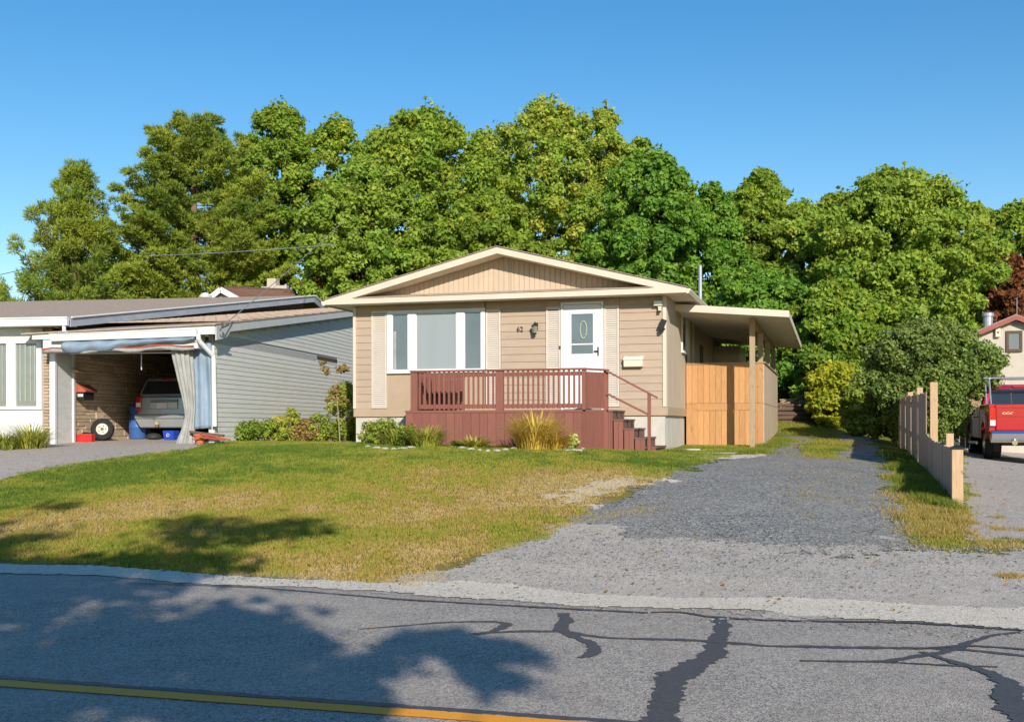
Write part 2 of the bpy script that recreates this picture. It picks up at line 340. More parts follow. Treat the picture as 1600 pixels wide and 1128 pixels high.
def dryness(x, y):
    t = .25 + .40 * (vnoise(x, y, .7, 1) - .5) + .46 * (vnoise(x, y * .7, 2.2, 2) - .5) + .44 * (vnoise(x, y, 7, 3) - .5) + .34 * (vnoise(x, y, 24, 9) - .5)
    for (cx, cy), r, a in DRY: t = t + .6 * a * np.exp(-((x - cx) ** 2 + (y - cy) ** 2 * .35) / r ** 2)
    for (cx, cy), r, a in GREEN: t = t - .6 * a * np.exp(-((x - cx) ** 2 + (y - cy) ** 2 * .3) / r ** 2)
    e = (y - yedge(x)); t = t + .22 * np.exp(-np.maximum(e, 0) / .5)
    return np.clip(t, 0, 1)
def sheet(name, poly, off, mt, cell=.07, amp=.15, freq=3, label=None, ay=1):
    P = np.array(poly); x0, y0 = P.min(0) - .3; x1, y1 = P.max(0) + .3
    nx = int((x1 - x0) / cell) + 1; ny = int((y1 - y0) / cell) + 1
    gx, gy = np.meshgrid(x0 + np.arange(nx + 1) * cell, y0 + np.arange(ny + 1) * cell)
    cx = gx[:-1, :-1] + cell / 2; cy = gy[:-1, :-1] + cell / 2
    wx = cx + amp * (vnoise(cx, cy, freq, 5) - .5) * 2 + amp * .5 * (vnoise(cx, cy, freq * 4, 6) - .5) * 2
    wy = cy + amp * ay * (vnoise(cx, cy, freq * .6, 7) - .5) * 2 + amp * ay * .8 * (vnoise(cx, cy, freq * 5, 17) - .5) + amp * .5 * (vnoise(cx, cy, freq * 4, 8) - .5) * 2
    keep = inpoly(wx, wy, P)
    ii, jj = np.nonzero(keep); W_ = nx + 1
    F = np.stack([ii * W_ + jj, ii * W_ + jj + 1, (ii + 1) * W_ + jj + 1, (ii + 1) * W_ + jj], 1)
    used, inv = np.unique(F, return_inverse=True); F = inv.reshape(F.shape)
    X = gx.ravel()[used]; Y = gy.ravel()[used]; Z = ground(X, Y) + off
    o = np_mesh(name, np.stack([X, Y, Z], 1), F, mt, kind='structure')
    if label: o['label'] = label
    return o
def lines(a, b, fine, far):                    # grid lines: fine between a and b, coarse out to far
    mid = np.arange(a, b + 1e-6, fine); out = []; s = fine; x = b
    while x < far: s *= 1.35; x += s; out.append(x)
    lo = []; s = fine; x = a
    while x > -far: s *= 1.35; x -= s; lo.append(x)
    return np.array(lo[::-1] + list(mid) + out)
gxl = lines(-17, 17, .25, 1500); gyl = lines(-2, 47, .25, 1500)
gx, gy = np.meshgrid(gxl, gyl); nx = len(gxl)
ii, jj = np.meshgrid(np.arange(len(gyl) - 1), np.arange(nx - 1), indexing='ij'); ii = ii.ravel(); jj = jj.ravel()
F = np.stack([ii * nx + jj, ii * nx + jj + 1, (ii + 1) * nx + jj + 1, (ii + 1) * nx + jj], 1)
GX = gx.ravel(); GY = gy.ravel()
o = np_mesh('ground', np.stack([GX, GY, ground(GX, GY) - .004], 1), F, M['lawn'], tint=dryness(GX, GY), kind='structure'); tag(o, 'sloping front lawn and yards of green and dry grass')
# road
EL = PG([(0, 893), (150, 898), (300, 908), (450, 918), (600, 925), (760, 938), (900, 948), (1050, 954), (1200, 958), (1350, 966), (1500, 976), (1600, 985)])
sl0 = (EL[1][1] - EL[0][1]) / (EL[1][0] - EL[0][0]); 
edge = [(-70, EL[0][1] + .42 * (70 + EL[0][0])), (-20, EL[0][1] + .42 * (20 + EL[0][0]))] + EL + [(20, EL[-1][1] - .30 * (20 - EL[-1][0])), (70, EL[-1][1] - .30 * (70 - EL[-1][0]))]
b = MB()
for (xa, ya), (xb, yb) in zip(edge[:-1], edge[1:]):
    b.add([(xa, ya - 8.6, .004), (xb, yb - 8.6, .004), (xb, yb + .3, .004), (xa, ya + .3, .004)], [(0, 1, 2, 3)])
tag(b.build('road', M['road']), 'grey patched asphalt road', kind='structure')
def ribbon(name, pts, wd, z, mt, ragged=.25, seed=1, label=None):
    """a flat ribbon on the road; pts are (x, y), wd the widths"""
    rnd = random.Random(seed); q = []; ww = []
    for (a, b_), (w0, w1) in zip(zip(pts[:-1], pts[1:]), zip(wd[:-1], wd[1:])):
        L = math.dist(a, b_); n = max(2, int(L / .03))
        for i in range(n): t = i / n; q.append((a[0] + (b_[0] - a[0]) * t, a[1] + (b_[1] - a[1]) * t)); ww.append(w0 + (w1 - w0) * t)
    q.append(pts[-1]); ww.append(wd[-1])
    for _ in range(12): q = [q[0]] + [((q[i - 1][0] + 2 * q[i][0] + q[i + 1][0]) / 4, (q[i - 1][1] + 2 * q[i][1] + q[i + 1][1]) / 4) for i in range(1, len(q) - 1)] + [q[-1]]
    vs = []; fs = []
    for i, (x, y) in enumerate(q):
        a = q[max(i - 1, 0)]; c_ = q[min(i + 1, len(q) - 1)]; dx, dy = c_[0] - a[0], c_[1] - a[1]; L = math.hypot(dx, dy) or 1; nx_, ny_ = -dy / L, dx / L
        l = ww[i] / 2 * (1 + ragged * (vnoise(i * .03, 1., 9, seed) * 2 - 1 + .8 * rnd.uniform(-1, 1))); r = ww[i] / 2 * (1 + ragged * (vnoise(i * .03, 5., 9, seed) * 2 - 1 + .8 * rnd.uniform(-1, 1)))
        vs += [(x + nx_ * l, y + ny_ * l, z), (x - nx_ * r, y - ny_ * r, z)]
        if i: fs.append((2 * i - 2, 2 * i - 1, 2 * i + 1, 2 * i))
    me = bpy.data.meshes.new(name); me.from_pydata(vs, [], fs); o = link(name, me, mt); o['kind'] = 'structure'
    if label: o['label'] = label
    return o
Y1 = gp(0, 1069); Y2 = gp(830, 1131); sy = (Y2[1] - Y1[1]) / (Y2[0] - Y1[0])
ribbon('road_marking', [(Y1[0] - 30, Y1[1] - sy * 30), (Y2[0] + 30, Y2[1] + sy * 30)], [.13, .13], .010, M['yellowline'], .03, label='yellow painted centre line')
ribbon('tar_seam', [(Y1[0] - 30, Y1[1] - sy * 30 + .13), (Y2[0] + 30, Y2[1] + sy * 30 + .13)], [.06, .07], .007, M['tar'], .3, 7, label='dark seam beside the yellow line')
SE = [([(1125, 968), (1130, 985), (1118, 1005), (1115, 1025), (1080, 1045), (1060, 1060), (1045, 1085), (1030, 1135)], [.10, .14, .14, .17, .15, .22, .18, .17]),
      ([(740, 992), (775, 988), (795, 977), (785, 972), (740, 972), (680, 974), (640, 978), (560, 985)], [.07, .08, .09, .06, .05, .04, .03, .02]),
      ([(740, 993), (800, 989), (880, 989), (940, 998), (1100, 1004), (1200, 1011), (1350, 1015), (1500, 1016), (1610, 1030)], [.04, .05, .07, .06, .07, .07, .07, .07, .06]),
      ([(880, 960), (884, 972), (872, 985), (900, 997), (925, 1008), (935, 1018), (925, 1028), (905, 1031)], [.08, .10, .13, .08, .08, .10, .09, .05]),
      ([(1250, 1036), (1380, 1038), (1430, 1028), (1480, 1021), (1510, 1010), (1545, 995), (1610, 988)], [.03, .05, .06, .08, .07, .05, .04]),
      ([(1440, 1022), (1490, 1037), (1540, 1052), (1575, 1070), (1580, 1095), (1600, 1128), (1620, 1150)], [.04, .06, .09, .13, .16, .17, .17]),
      ([(1380, 1038), (1480, 1043), (1560, 1046)], [.03, .03, .03]), ([(1430, 1016), (1520, 1012), (1610, 1018)], [.04, .05, .05]),
      ([(1000, 960), (1060, 957), (1110, 966), (1200, 971), (1300, 974), (1420, 975), (1610, 988)], [.03, .04, .05, .06, .06, .06, .05]),
      ([(200, 912), (400, 920), (620, 938), (850, 952), (1010, 960)], [.03, .03, .04, .05, .05])]
for i, (pp, wd) in enumerate(SE): ribbon('tar_seam', PG(pp), wd, .0075 + .0006 * i, M['tar'], .35, 20 + i)
# gritty shoulder between road and yards
sheet('road_shoulder', PG([(-200, 872), (0, 882), (150, 884), (300, 896), (450, 906), (600, 914), (720, 912), (800, 918), (900, 930), (1050, 937), (1200, 936), (1350, 944), (1500, 950), (1700, 955),
    (1700, 1000), (1600, 984), (1500, 976), (1350, 969), (1240, 966), (1180, 955), (1050, 953), (900, 950), (760, 940), (600, 927), (450, 920), (300, 911), (150, 900), (0, 896), (-200, 890)]), .012, M['sand'], .05, .07, 2, 'pale sandy grit strip along the road edge')
sheet('asphalt_apron', PG([(590, 917), (640, 903), (720, 880), (800, 850), (850, 838), (900, 824), (1000, 836), (1100, 842), (1200, 850), (1300, 856), (1400, 850), (1470, 856), (1530, 853), (1720, 850), (1720, 985), (1500, 972), (1350, 962), (1200, 956), (1050, 950), (900, 944), (760, 934), (620, 924)]), .009, M['apron'], .05, .07, 2.4, 'worn asphalt apron at the foot of the driveways', 9)
sheet('gravel_driveway', PG([(860, 838), (900, 815), (930, 795), (975, 775), (1030, 752), (1070, 735), (1110, 722), (1150, 712), (1195, 703), (1225, 690), (1232, 683), (1262, 684), (1258, 692), (1250, 700), (1262, 712), (1290, 712), (1325, 704), (1330, 692), (1310, 680), (1290, 676), (1330, 674), (1362, 684), (1385, 715), (1398, 750), (1412, 790), (1425, 820), (1450, 858), (1300, 866), (1200, 857), (1100, 848), (1000, 842)]), .0065, M['gravel'], .045, .22, 2.2, 'blue grey gravel driveway beside the tan house', 3.5)
sheet('neighbour_driveway', PG([(1508, 845), (1508, 800), (1500, 770), (1500, 735), (1497, 715), (1510, 700), (1800, 700), (1900, 845), (1600, 848)]), .010, M['drive2'], .08, .05, 2, 'pale worn asphalt driveway under the pickup truck')
sheet('paved_driveway', [gp(-300, 820), gp(0, 751), gp(60, 737), gp(140, 722), gp(220, 712), gp(300, 702), gp(332, 694), (-6.4, 35.5), (-11.2, 35.5), (-11.2, 27), (-12.4, 26.6), gp(0, 702), gp(-300, 702)], .012, M['drive2'], .08, .04, 2, 'grey driveway leading into the open carport')
# bare dirt by the cedar screen and sandy lawn corner
sheet('dirt_patch', PG([(1050, 712), (1060, 704), (1110, 703), (1190, 707), (1195, 713), (1150, 718), (1090, 718)]), .009, M['sand'], .05, .12, 3, 'bare sandy soil in front of the cedar screen')
sheet('dirt_patch', PG([(850, 775), (930, 755), (1010, 742), (1030, 748), (960, 772), (900, 795), (880, 790)]), .007, M['sand'], .05, .4, 4, 'bare sandy corner of the lawn beside the gravel')
NOGRASS = [PG([(620, 925), (720, 880), (850, 838), (930, 790), (1030, 749), (1110, 720), (1195, 703), (1225, 692), (1262, 688), (1250, 700), (1262, 712), (1290, 712), (1325, 704), (1318, 684), (1362, 684), (1385, 715), (1412, 790), (1450, 856), (1530, 853), (1720, 850), (1720, 1010), (900, 965)]),
           [gp(-300, 820), gp(0, 750), gp(60, 736), gp(140, 721), gp(220, 711), gp(300, 701), gp(332, 693), (-6.4, 35.5), (-11.2, 35.5), (-11.2, 27), (-12.4, 26.6), gp(0, 702), gp(-300, 702)],
           PG([(1508, 845), (1508, 800), (1500, 735), (1510, 700), (1800, 700), (1900, 845)])]
rs = np.random.RandomState(3)
def blades(x, y, h, wd, tint, name, label, lean=.5):
    n = len(x); z = ground(x, y); a = rs.rand(n) * 6.283; l = rs.rand(n) * lean * h; b2 = rs.rand(n) * 6.283
    dx = np.cos(a) * wd; dy = np.sin(a) * wd
    V = np.empty((n, 3, 3)); V[:, 0] = np.stack([x - dx, y - dy, z], 1); V[:, 1] = np.stack([x + dx, y + dy, z], 1)
    V[:, 2] = np.stack([x + np.cos(b2) * l, y + np.sin(b2) * l, z + h], 1)
    o = np_mesh(name, V.reshape(-1, 3), np.arange(n * 3).reshape(-1, 3), M['blade'], tint=np.repeat(tint, 3), kind='stuff'); o['label'] = label; o['category'] = 'grass'
    return o
N = 820000
y = 8 + 20 * rs.rand(N) ** 1.15; x = (rs.rand(N) - .5) * 2 * (y * .50); 
ok = (y > yedge(x) + .28 + .25 * vnoise(x, y, 3, 4))
for P in NOGRASS: ok &= ~inpoly(x + .35 * (vnoise(x, y, 3, 5) - .5) + .2 * (vnoise(x, y, 11, 6) - .5), y + .35 * (vnoise(x, y, 3, 7) - .5), P)
hx, hy = -3.87, 27.5                                # not under the houses
ok &= ~((y - 27.5 + .285 * (x + 3.87) > -.1) & (x > -4) & (x < 4.4)); ok &= y < 28
x = x[ok]; y = y[ok]; t = dryness(x, y); n = len(x)
keep = rs.rand(n) > np.clip((t - .75) * 1.3, 0, .4); x = x[keep]; y = y[keep]; t = t[keep]; n = len(x)
blades(x, y, (.018 + .035 * rs.rand(n)) * (1.1 - .5 * t), .0035 + .0016 * rs.rand(n) + .0002 * y, np.clip(t + .22 * (rs.rand(n) - .5), 0, 1), 'lawn_grass', 'short mown green and dry brown lawn grass')
# weeds and dry grass growing in the gravel and the joints
def scatter(pts, rad, cnt, hmin, hmax, tint, name, label):
    X = []; Y_ = []
    for p in pts:
        cx, cy = gp(*p[:2]); rr = p[2] if len(p) > 2 else rad
        X.append(cx + rs.randn(cnt) * rr * .5); Y_.append(cy + rs.randn(cnt) * rr * .9)
    X = np.concatenate(X); Y_ = np.concatenate(Y_); k_ = rs.rand(len(X)) < vnoise(X, Y_, 5, 11) * 1.5; X = X[k_]; Y_ = Y_[k_]; n = len(X)
    blades(X, Y_, hmin + (hmax - hmin) * rs.rand(n), .005 + .003 * rs.rand(n), np.clip(tint + .3 * (rs.rand(n) - .5), 0, 1), name, label, 1.2)
scatter([(1275, 735, .9), (1270, 760, .6), (1285, 715, .8), (1265, 775, .5), (1350, 720, .8), (1300, 745, .8), (1380, 790, .5)], .4, 420, .01, .035, .72, 'sparse_weeds', 'thin scattered reddish weeds in the middle of the gravel')
scatter([(1250, 660, 1.6), (1290, 668, 1.5), (1240, 672, 1.2), (1330, 664, 1.2), (1270, 655, 2)], .4, 5000, .04, .12, .45, 'back_grass', 'rough grass in the back yard before the log wall')
scatter([(1290, 692, .7), (1290, 702, .7), (1285, 714, .5), (1240, 690, .6), (1320, 692, .7)], .4, 1500, .02, .07, .58, 'grass_strip', 'grass growing between the wheel tracks of the gravel driveway')
scatter([(1430, 780, .35), (1440, 810, .35), (1455, 835, .3), (1420, 750, .35), (1470, 800, .3), (1480, 830, .25), (1495, 815, .15)], .3, 2600, .02, .08, .78, 'dry_grass', 'straw coloured dry grass along the foot of the fence')
scatter([(1540, 853, .15), (1575, 853, .15), (1600, 852, .15), (1560, 828, .12), (1595, 830, .12), (1520, 840, .1), (1570, 903, .07), (1590, 904, .07), (1560, 810, .06), (1450, 853, .3)], .12, 320, .02, .05, .85, 'dry_weeds', 'dry weeds growing in cracks of the neighbour driveway')
scatter([(930, 808, .2), (960, 805, .2), (990, 800, .2), (900, 815, .3), (1020, 795, .3)], .2, 260, .01, .03, .8, 'sparse_weeds', 'sparse rust coloured weeds at the near edge of the gravel')
scatter([(1200, 700, .25), (1215, 696, .3), (1225, 690, .3), (1190, 708, .25), (1170, 710, .15), (1060, 708, .2)], .2, 1500, .04, .14, .25, 'weeds', 'green weeds at the foot of the cedar screen')
scatter([(1410, 735, .3), (1425, 755, .3), (1440, 770, .3), (1455, 785, .2), (1470, 790, .2), (1480, 795, .15), (1397, 715, .3)], .2, 1800, .05, .16, .22, 'long_grass', 'long green grass under the grey fence boards')

# ============================================================ THE TAN HOUSE
H = Frame('tan_house', -3.87, 27.5, -R(15.9), .80); HW = 7.66; ZB = .80
def zz(z): return z - ZB                       # absolute height -> house height
tag(H.root, 'tan sided bungalow with low front gable, picture window and white storm door', 'house')
hr = H.root; WB, SF = zz(1.665), zz(4.37); OV = .53
MB().box(.03, HW - .03, .03, 13, zz(.3), WB + .02).build('foundation', M['concrete'], hr)
# core walls, set behind the cladding
MB().box(.03, HW - .03, .03, 13, WB, SF + .15).build('wall', M['tanpanel'], hr)
piece('skirt_board', M['tanpanel'], hr, -.01, HW + .01, -.022, .03, WB, H.hit(600, 638.5, 0)[1])
ZS = H.hit(600, 638.5, 0)[1]
# window / door geometry from the photograph
wx0, wx1, wz0, wz1 = H.rect(606, 484, 759, 583, 0); dx0, dx1, dz0, dz1 = H.rect(877, 472, 944, 640, 0)
dz0 = zz(1.80)
spans = [(.06, H.hit(581, 550, 0)[0]), (H.hit(783.5, 550, 0)[0], H.hit(853.5, 550, 0)[0]), (H.hit(968.5, 550, 0)[0], HW - .07)]
nb = 14; hb = (SF - ZS) / nb
for s0, s1 in spans:
    for i in range(nb): piece('siding_board', M['siding'], hr, s0, s1, -.024, .03, ZS + i * hb + .0006, ZS + (i + 1) * hb - .0006, 'lap')
for x0, x1 in ((-.012, .06), (HW - .07, HW + .012)): piece('corner_trim', M['cream'], hr, x0, x1, -.045, .06, ZS + .002, SF)
# tan panel below the window and above it
x0 = H.hit(604, 600, 0)[0]; x1 = H.hit(758, 600, 0)[0]
piece('window_apron', M['tanpanel'], hr, x0, x1, -.02, .03, ZS + .002, wz0)
piece('window_header', M['tanpanel'], hr, x0, x1, -.015, .03, wz1, SF - .001)
piece('door_header', M['tanpanel'], hr, dx0 - .02, dx1 + .02, -.015, .03, dz1, SF - .001)
def shutter(px0, px1, pyt, z0):
    x0 = H.hit(px0, 550, 0)[0]; x1 = H.hit(px1, 550, 0)[0]; z1 = H.hit((px0 + px1) / 2, pyt, 0)[1]
    b = MB(); fw = .045
    b.box(x0, x0 + fw, -.05, -.0, z0, z1); b.box(x1 - fw, x1, -.05, -.0, z0, z1); b.box(x0 + fw, x1 - fw, -.05, 0, z1 - .06, z1); b.box(x0 + fw, x1 - fw, -.05, 0, z0, z0 + .05)
    o = b.build('shutter', M['creamS'], hr)
    s = MB(); n = int((z1 - z0 - .1) / .05)
    for i in range(n):
        z = z0 + .055 + i * .05; s.prism([(-.042, z), (-.008, z + .01), (-.008, z + .049), (-.018, z + .045)], 'x', x0 + fw, x1 - fw)
    s.build('louvre', M['creamS'], o)['kind'] = 'stuff'
    piece('shutter_cap', M['tanpanel'], hr, x0, x1, -.014, .03, z1 + .001, SF - .001)
shutter(581.5, 605, 486, ZS + .01); shutter(760, 783, 484, ZS + .01); shutter(854, 876.5, 480, ZS + .01); shutter(944.5, 968, 478, ZS + .01)
# picture window
b = MB(); F0, F1 = -.075, .0
b.box(wx0, wx1, F0, F1, wz1 - .075, wz1); b.box(wx0, wx1, F0 - .02, F1, wz0, wz0 + .075)
mull = []
for pa, pb in ((606, 614), (639, 651), (714.5, 726.5), (753, 759)):
    xa = H.hit(pa, 550, 0)[0]; xb = H.hit(pb, 550, 0)[0]; b.box(xa, xb, F0 - .004, F1, wz0 + .076, wz1 - .076); mull.append((xa, xb))
win = b.build('window', M['white'], hr, .006)
for i in range(3):
    xa, xb = mull[i][1], mull[i + 1][0]
    b = MB(); g = -.03
    b.box(xa, xa + .02, F0 + .02, g, wz0 + .076, wz1 - .076).box(xb - .02, xb, F0 + .02, g, wz0 + .076, wz1 - .076).box(xa + .02, xb - .02, F0 + .02, g, wz1 - .096, wz1 - .076).box(xa + .02, xb - .02, F0 + .02, g, wz0 + .076, wz0 + .096)
    b.build('sash', M['white'], win)
    p = piece('pane', M['curtain' if i == 1 else 'glass'], win, xa + .02, xb - .02, -.032, -.02, wz0 + .096, wz1 - .096)
    if i == 0:                                       # curtain edge seen through the left pane
        piece('curtain', M['tarpgrey'], win, xa + .03, xa + .10, -.036, -.033, wz0 + .1, wz1 - .5)
# picture pane is glazed over a drawn curtain
k = NT('glass_over_curtain'); f = k.ramp(k.noise(3, 2, .5, (1.5, 1.5, .12)), [(.3, 0.), (.7, 1.)]); k.l(k.mix(f, (.27, .30, .31), (.29, .32, .335)), k.p.inputs['Base Color']); k.p.inputs['Roughness'].default_value = .5; k.p.inputs['Coat Weight'].default_value = 1; k.p.inputs['Coat Roughness'].default_value = .03
_unit[('grey_curtain', 'box')].materials[0] = k.m
# storm door
b = MB(); fw = .055
b.box(dx0, dx0 + fw, -.07, 0, dz0, dz1).box(dx1 - fw, dx1, -.07, 0, dz0, dz1).box(dx0 + fw, dx1 - fw, -.07, 0, dz1 - fw, dz1)
b.build('door_frame', M['white'], hr, .005)
gx0, gx1, gz0, gz1 = H.rect(893.3, 491, 927, 553, 0)
b = MB(); D0, D1 = dx0 + fw + .004, dx1 - fw - .004; dt = dz1 - fw - .006
b.box(D0, gx0, -.05, -.005, dz0 + .02, dt).box(gx1, D1, -.05, -.005, dz0 + .02, dt).box(gx0, gx1, -.05, -.005, gz1, dt).box(gx0, gx1, -.05, -.005, dz0 + .02, gz0)
gm = gz0 + (gz1 - gz0) * .24
b.box(gx0, gx1, -.045, -.01, gm - .018, gm + .018)
door = b.build('door', M['white'], hr, .006)
piece('pane', M['glass'], door, gx0, gx1, -.03, -.018, gz0, gm - .019); piece('pane', M['glass'], door, gx0, gx1, -.03, -.018, gm + .019, gz1)
MB().box(D0 + .09, D1 - .09, -.056, -.05, dz0 + .14, gz0 - .09).build('kick_panel', M['white'], door, .005)
# oval wreath seen in the glass
b = MB(); cxx = (gx0 + gx1) / 2 + .03; cz = gm + (gz1 - gm) * .48
b.tube([(cxx + .075 * math.cos(t), -.038, cz + .20 * math.sin(t)) for t in [i * math.pi / 12 for i in range(25)]], .016, 6)
b.build('oval_ornament', mat('pale_green_ornament', (.36, .42, .30), .6), door)
b = MB(); hx_, hz_ = H.hit(935.5, 549, 0)
b.box(hx_ - .012, hx_ + .012, -.075, -.05, hz_ - .10, hz_ + .10).box(hx_ - .09, hx_ + .01, -.10, -.085, hz_ - .01, hz_ + .014).box(hx_ - .008, hx_ + .008, -.09, -.07, hz_ - .008, hz_ + .012)
b.build('handle', M['dark'], door)
MB().box(H.hit(888, 500, 0)[0], H.hit(888, 500, 0)[0] + .012, -.058, -.05, gz1 + .1, gz1 + .13).build('latch', M['galv'], door)
# doorbell
bx_, bz_ = H.hit(876, 543, 0); MB().box(bx_ - .02, bx_ + .02, -.08, -.05, bz_ - .035, bz_ + .035).build('doorbell', M['brownwood'], hr)
# wall lantern
lx, lz = H.hit(838, 514, 0)
b = MB().box(lx - .04, lx + .05, -.06, -.03, lz - .02, lz + .14).tube([(lx, -.05, lz + .10), (lx, -.12, lz + .15), (lx, -.16, lz + .11)], .012, 6)
b.lathe([(.02, .11), (.085, .06), (.09, .045), (.02, .05)], 8, (lx, -.16, lz)).lathe([(.055, -.12), (.06, -.11), (.03, -.145)], 8, (lx, -.16, lz))
b.tube([(lx, -.16, lz - .13), (lx, -.16, lz + .08)], .012, 6); lamp = b.build('wall_lantern', M['dark'], hr); MB().lathe([(.075, .045), (.05, -.11)], 8, (lx, -.16, lz)).build('lantern_glass', glass('amber_grey_glass', (.25, .24, .2)), lamp)
# house number 62
nx_, nz_ = H.hit(813, 515, 0)
cu = bpy.data.curves.new('numerals', 'FONT'); cu.body = '62'; cu.size = .165; cu.extrude = .006; cu.align_x = 'CENTER'; cu.align_y = 'CENTER'
to = bpy.data.objects.new('tmp', cu); COL.objects.link(to); bpy.context.view_layer.update()
me = bpy.data.meshes.new_from_object(to.evaluated_get(bpy.context.evaluated_depsgraph_get())); bpy.data.objects.remove(to)
me.transform(Matrix.Translation((nx_, -.037, nz_)) @ Matrix.Rotation(R(90), 4, 'X')); o = link('house_number', me, M['dark'], hr)
# letter box
ax0, ax1, az0, az1 = H.rect(976, 560, 1005.5, 574, 0)
b = MB().prism([(-.03, az0), (-.15, az0 + .01), (-.16, az1 - .03), (-.03, az1 + .05)], 'x', ax0, ax1)
mb_ = b.build('letter_box', mat('beige_enamel', (.70, .62, .50), .5, .05), hr, .008)
MB().prism([(-.03, az1 + .052), (-.175, az1 - .03), (-.175, az1 - .045), (-.03, az1 + .03)], 'x', ax0 - .01, ax1 + .01).build('lid', mat('pale_beige_enamel', (.75, .68, .57), .5, .05), mb_)
b = MB(); q = [(ax0 + .08 + (ax1 - ax0 - .16) * i / 8, az1 + .045 + .05 * math.sin(math.pi * i / 8)) for i in range(9)]; b.prism(q, 'y', -.045, -.03); b.build('crest', M['tanpanel'], mb_)
# flood light with sensor, and the black camera on the corner
fx, fz = H.hit(1029.5, 475, 0)
b = MB().box(fx - .10, fx + .10, -.15, -.07, fz - .055, fz + .06); fl = b.build('flood_light', M['cream'], hr, .01)
MB().box(fx - .085, fx + .085, -.156, -.15, fz - .04, fz + .045).build('lens', M['lampwhite'], fl)
MB().box(fx - .01, fx + .08, -.12, -.03, fz - .10, fz - .056).box(fx, fx + .07, -.14, -.08, fz - .17, fz - .10).build('sensor', M['cream'], fl, .01)
MB().box(fx, fx + .06, -.141, -.1, fz - .20, fz - .171).build('sensor_eye', M['dark'], fl)
kx, kz = H.hit(1037, 507, 0)
b = MB(); b.beam((kx + .03, -.12, kz + .10), (kx - .05, -.14, kz - .10), .13, .03, (0, 1, 0)); b.build('solar_panel', M['dark'], hr); MB().beam((kx - .04, -.12, kz - .10), (kx + .0, -.17, kz - .15), .13, .06, (0, 1, 0)).build('solar_lamp', M['plastic'], hr)
# gable and roof
AP = zz(5.58); ET = zz(4.48); S = (AP - ET) / (HW / 2 + OV); TH = .155; YF = -.55; YB = 13.4
xl, xr, xm = -OV, HW + OV, HW / 2
def ztop(x): return AP - S * abs(x - xm)
# roof covering
b = MB(); t2 = .02
b.hexa([(xl - .03, YF - .03, ztop(xl) - .0), (xm, YF - .03, AP), (xm, YB, AP), (xl - .03, YB, ztop(xl)), (xl - .03, YF - .03, ztop(xl) + t2), (xm, YF - .03, AP + t2), (xm, YB, AP + t2), (xl - .03, YB, ztop(xl) + t2)])
b.hexa([(xm, YF - .03, AP), (xr + .03, YF - .03, ztop(xr)), (xr + .03, YB, ztop(xr)), (xm, YB, AP), (xm, YF - .03, AP + t2), (xr + .03, YF - .03, ztop(xr) + t2), (xr + .03, YB, ztop(xr) + t2), (xm, YB, AP + t2)])
roof = b.build('roof', M['shingle'], hr)
FB, FT = SF, SF + .13
def rake(sgn):
    xe = xl if sgn < 0 else xr
    def P(x, y, z): return (x, y, z)
    xi = xe - sgn * .72                                   # where the rake meets the level fascia
    b = MB(); q = [(xm, AP - .002), (xe, ztop(xe) - .002), (xe, FB), (xi, FB), (xi, ztop(xi) - TH), (xm, AP - TH)]
    b.prism(q if sgn < 0 else q[::-1], 'y', YF, YF + .025)
    return b.build('rake_board', M['cream'], roof)
rake(-1); rake(1)
piece('fascia', M['cream'], hr, xl + .721, xr - .721, YF, YF + .025, FB, FT)
# soffits: level, the sloping ones under the rakes and the eave sides
b = MB().box(xl + .01, xr - .01, YF + .026, .03, FB + .004, FB + .016)
b.box(xl + .01, .02, .03, YB, FB + .004, FB + .016).box(HW - .02, xr - .01, .03, YB, FB + .004, FB + .016); b.build('soffit', M['soffit'], hr)
b = MB()
for s_, xe in ((-1, xl), (1, xr)):
    xi = xe - s_ * .72; b.hexa([(xm, YF + .026, AP - TH), (xi, YF + .026, ztop(xi) - TH), (xi, 0, ztop(xi) - TH), (xm, 0, AP - TH), (xm, YF + .026, AP - TH + .012), (xi, YF + .026, ztop(xi) - TH + .012), (xi, 0, ztop(xi) - TH + .012), (xm, 0, AP - TH + .012)])
b.build('rake_soffit', M['soffit'], hr)
# eave gutters on the long sides
for s_, xe in ((-1, xl), (1, xr)):
    b = MB().prism([(xe, ztop(xe) - .02), (xe + s_ * .09, ztop(xe) - .03), (xe + s_ * .09, ztop(xe) - .06), (xe + s_ * .05, ztop(xe) - .13), (xe, ztop(xe) - .13)], 'y', YF - .005, YB); b.build('gutter', M['cream'], hr)
# little pent roof over the level fascia, and the gable wall behind
pent = MB().prism([(YF - .02, FT), (YF - .02, FT + .018), (0.0, FT + .115), (0.0, FT + .095)], 'x', xl + .80, xr - .80).build('pent_roof', M['shingle2'], hr)
gw = MB().prism([(xl + .9, FT + .05), (xr - .9, FT + .05), (xm, AP - TH - .0)], 'y', .0, .05).build('gable_wall', M['sidepanel'], hr)
b = MB(); x = xl + 1.0
while x < xr - 1.0:
    zt = ztop(x) - TH - .02
    if zt > FT + .12: b.box(x, x + .102, -.012, .0, FT + .10, zt - .01)
    x += .125
b.build('grooved_panel', mat('gable_panel', (.55, .42, .30), .7, .08, 3), gw)['kind'] = 'stuff'
piece('panel_joint', M['siding'], gw, xm + .17, xm + .20, -.018, -.012, FT + .12, AP - TH - .1)
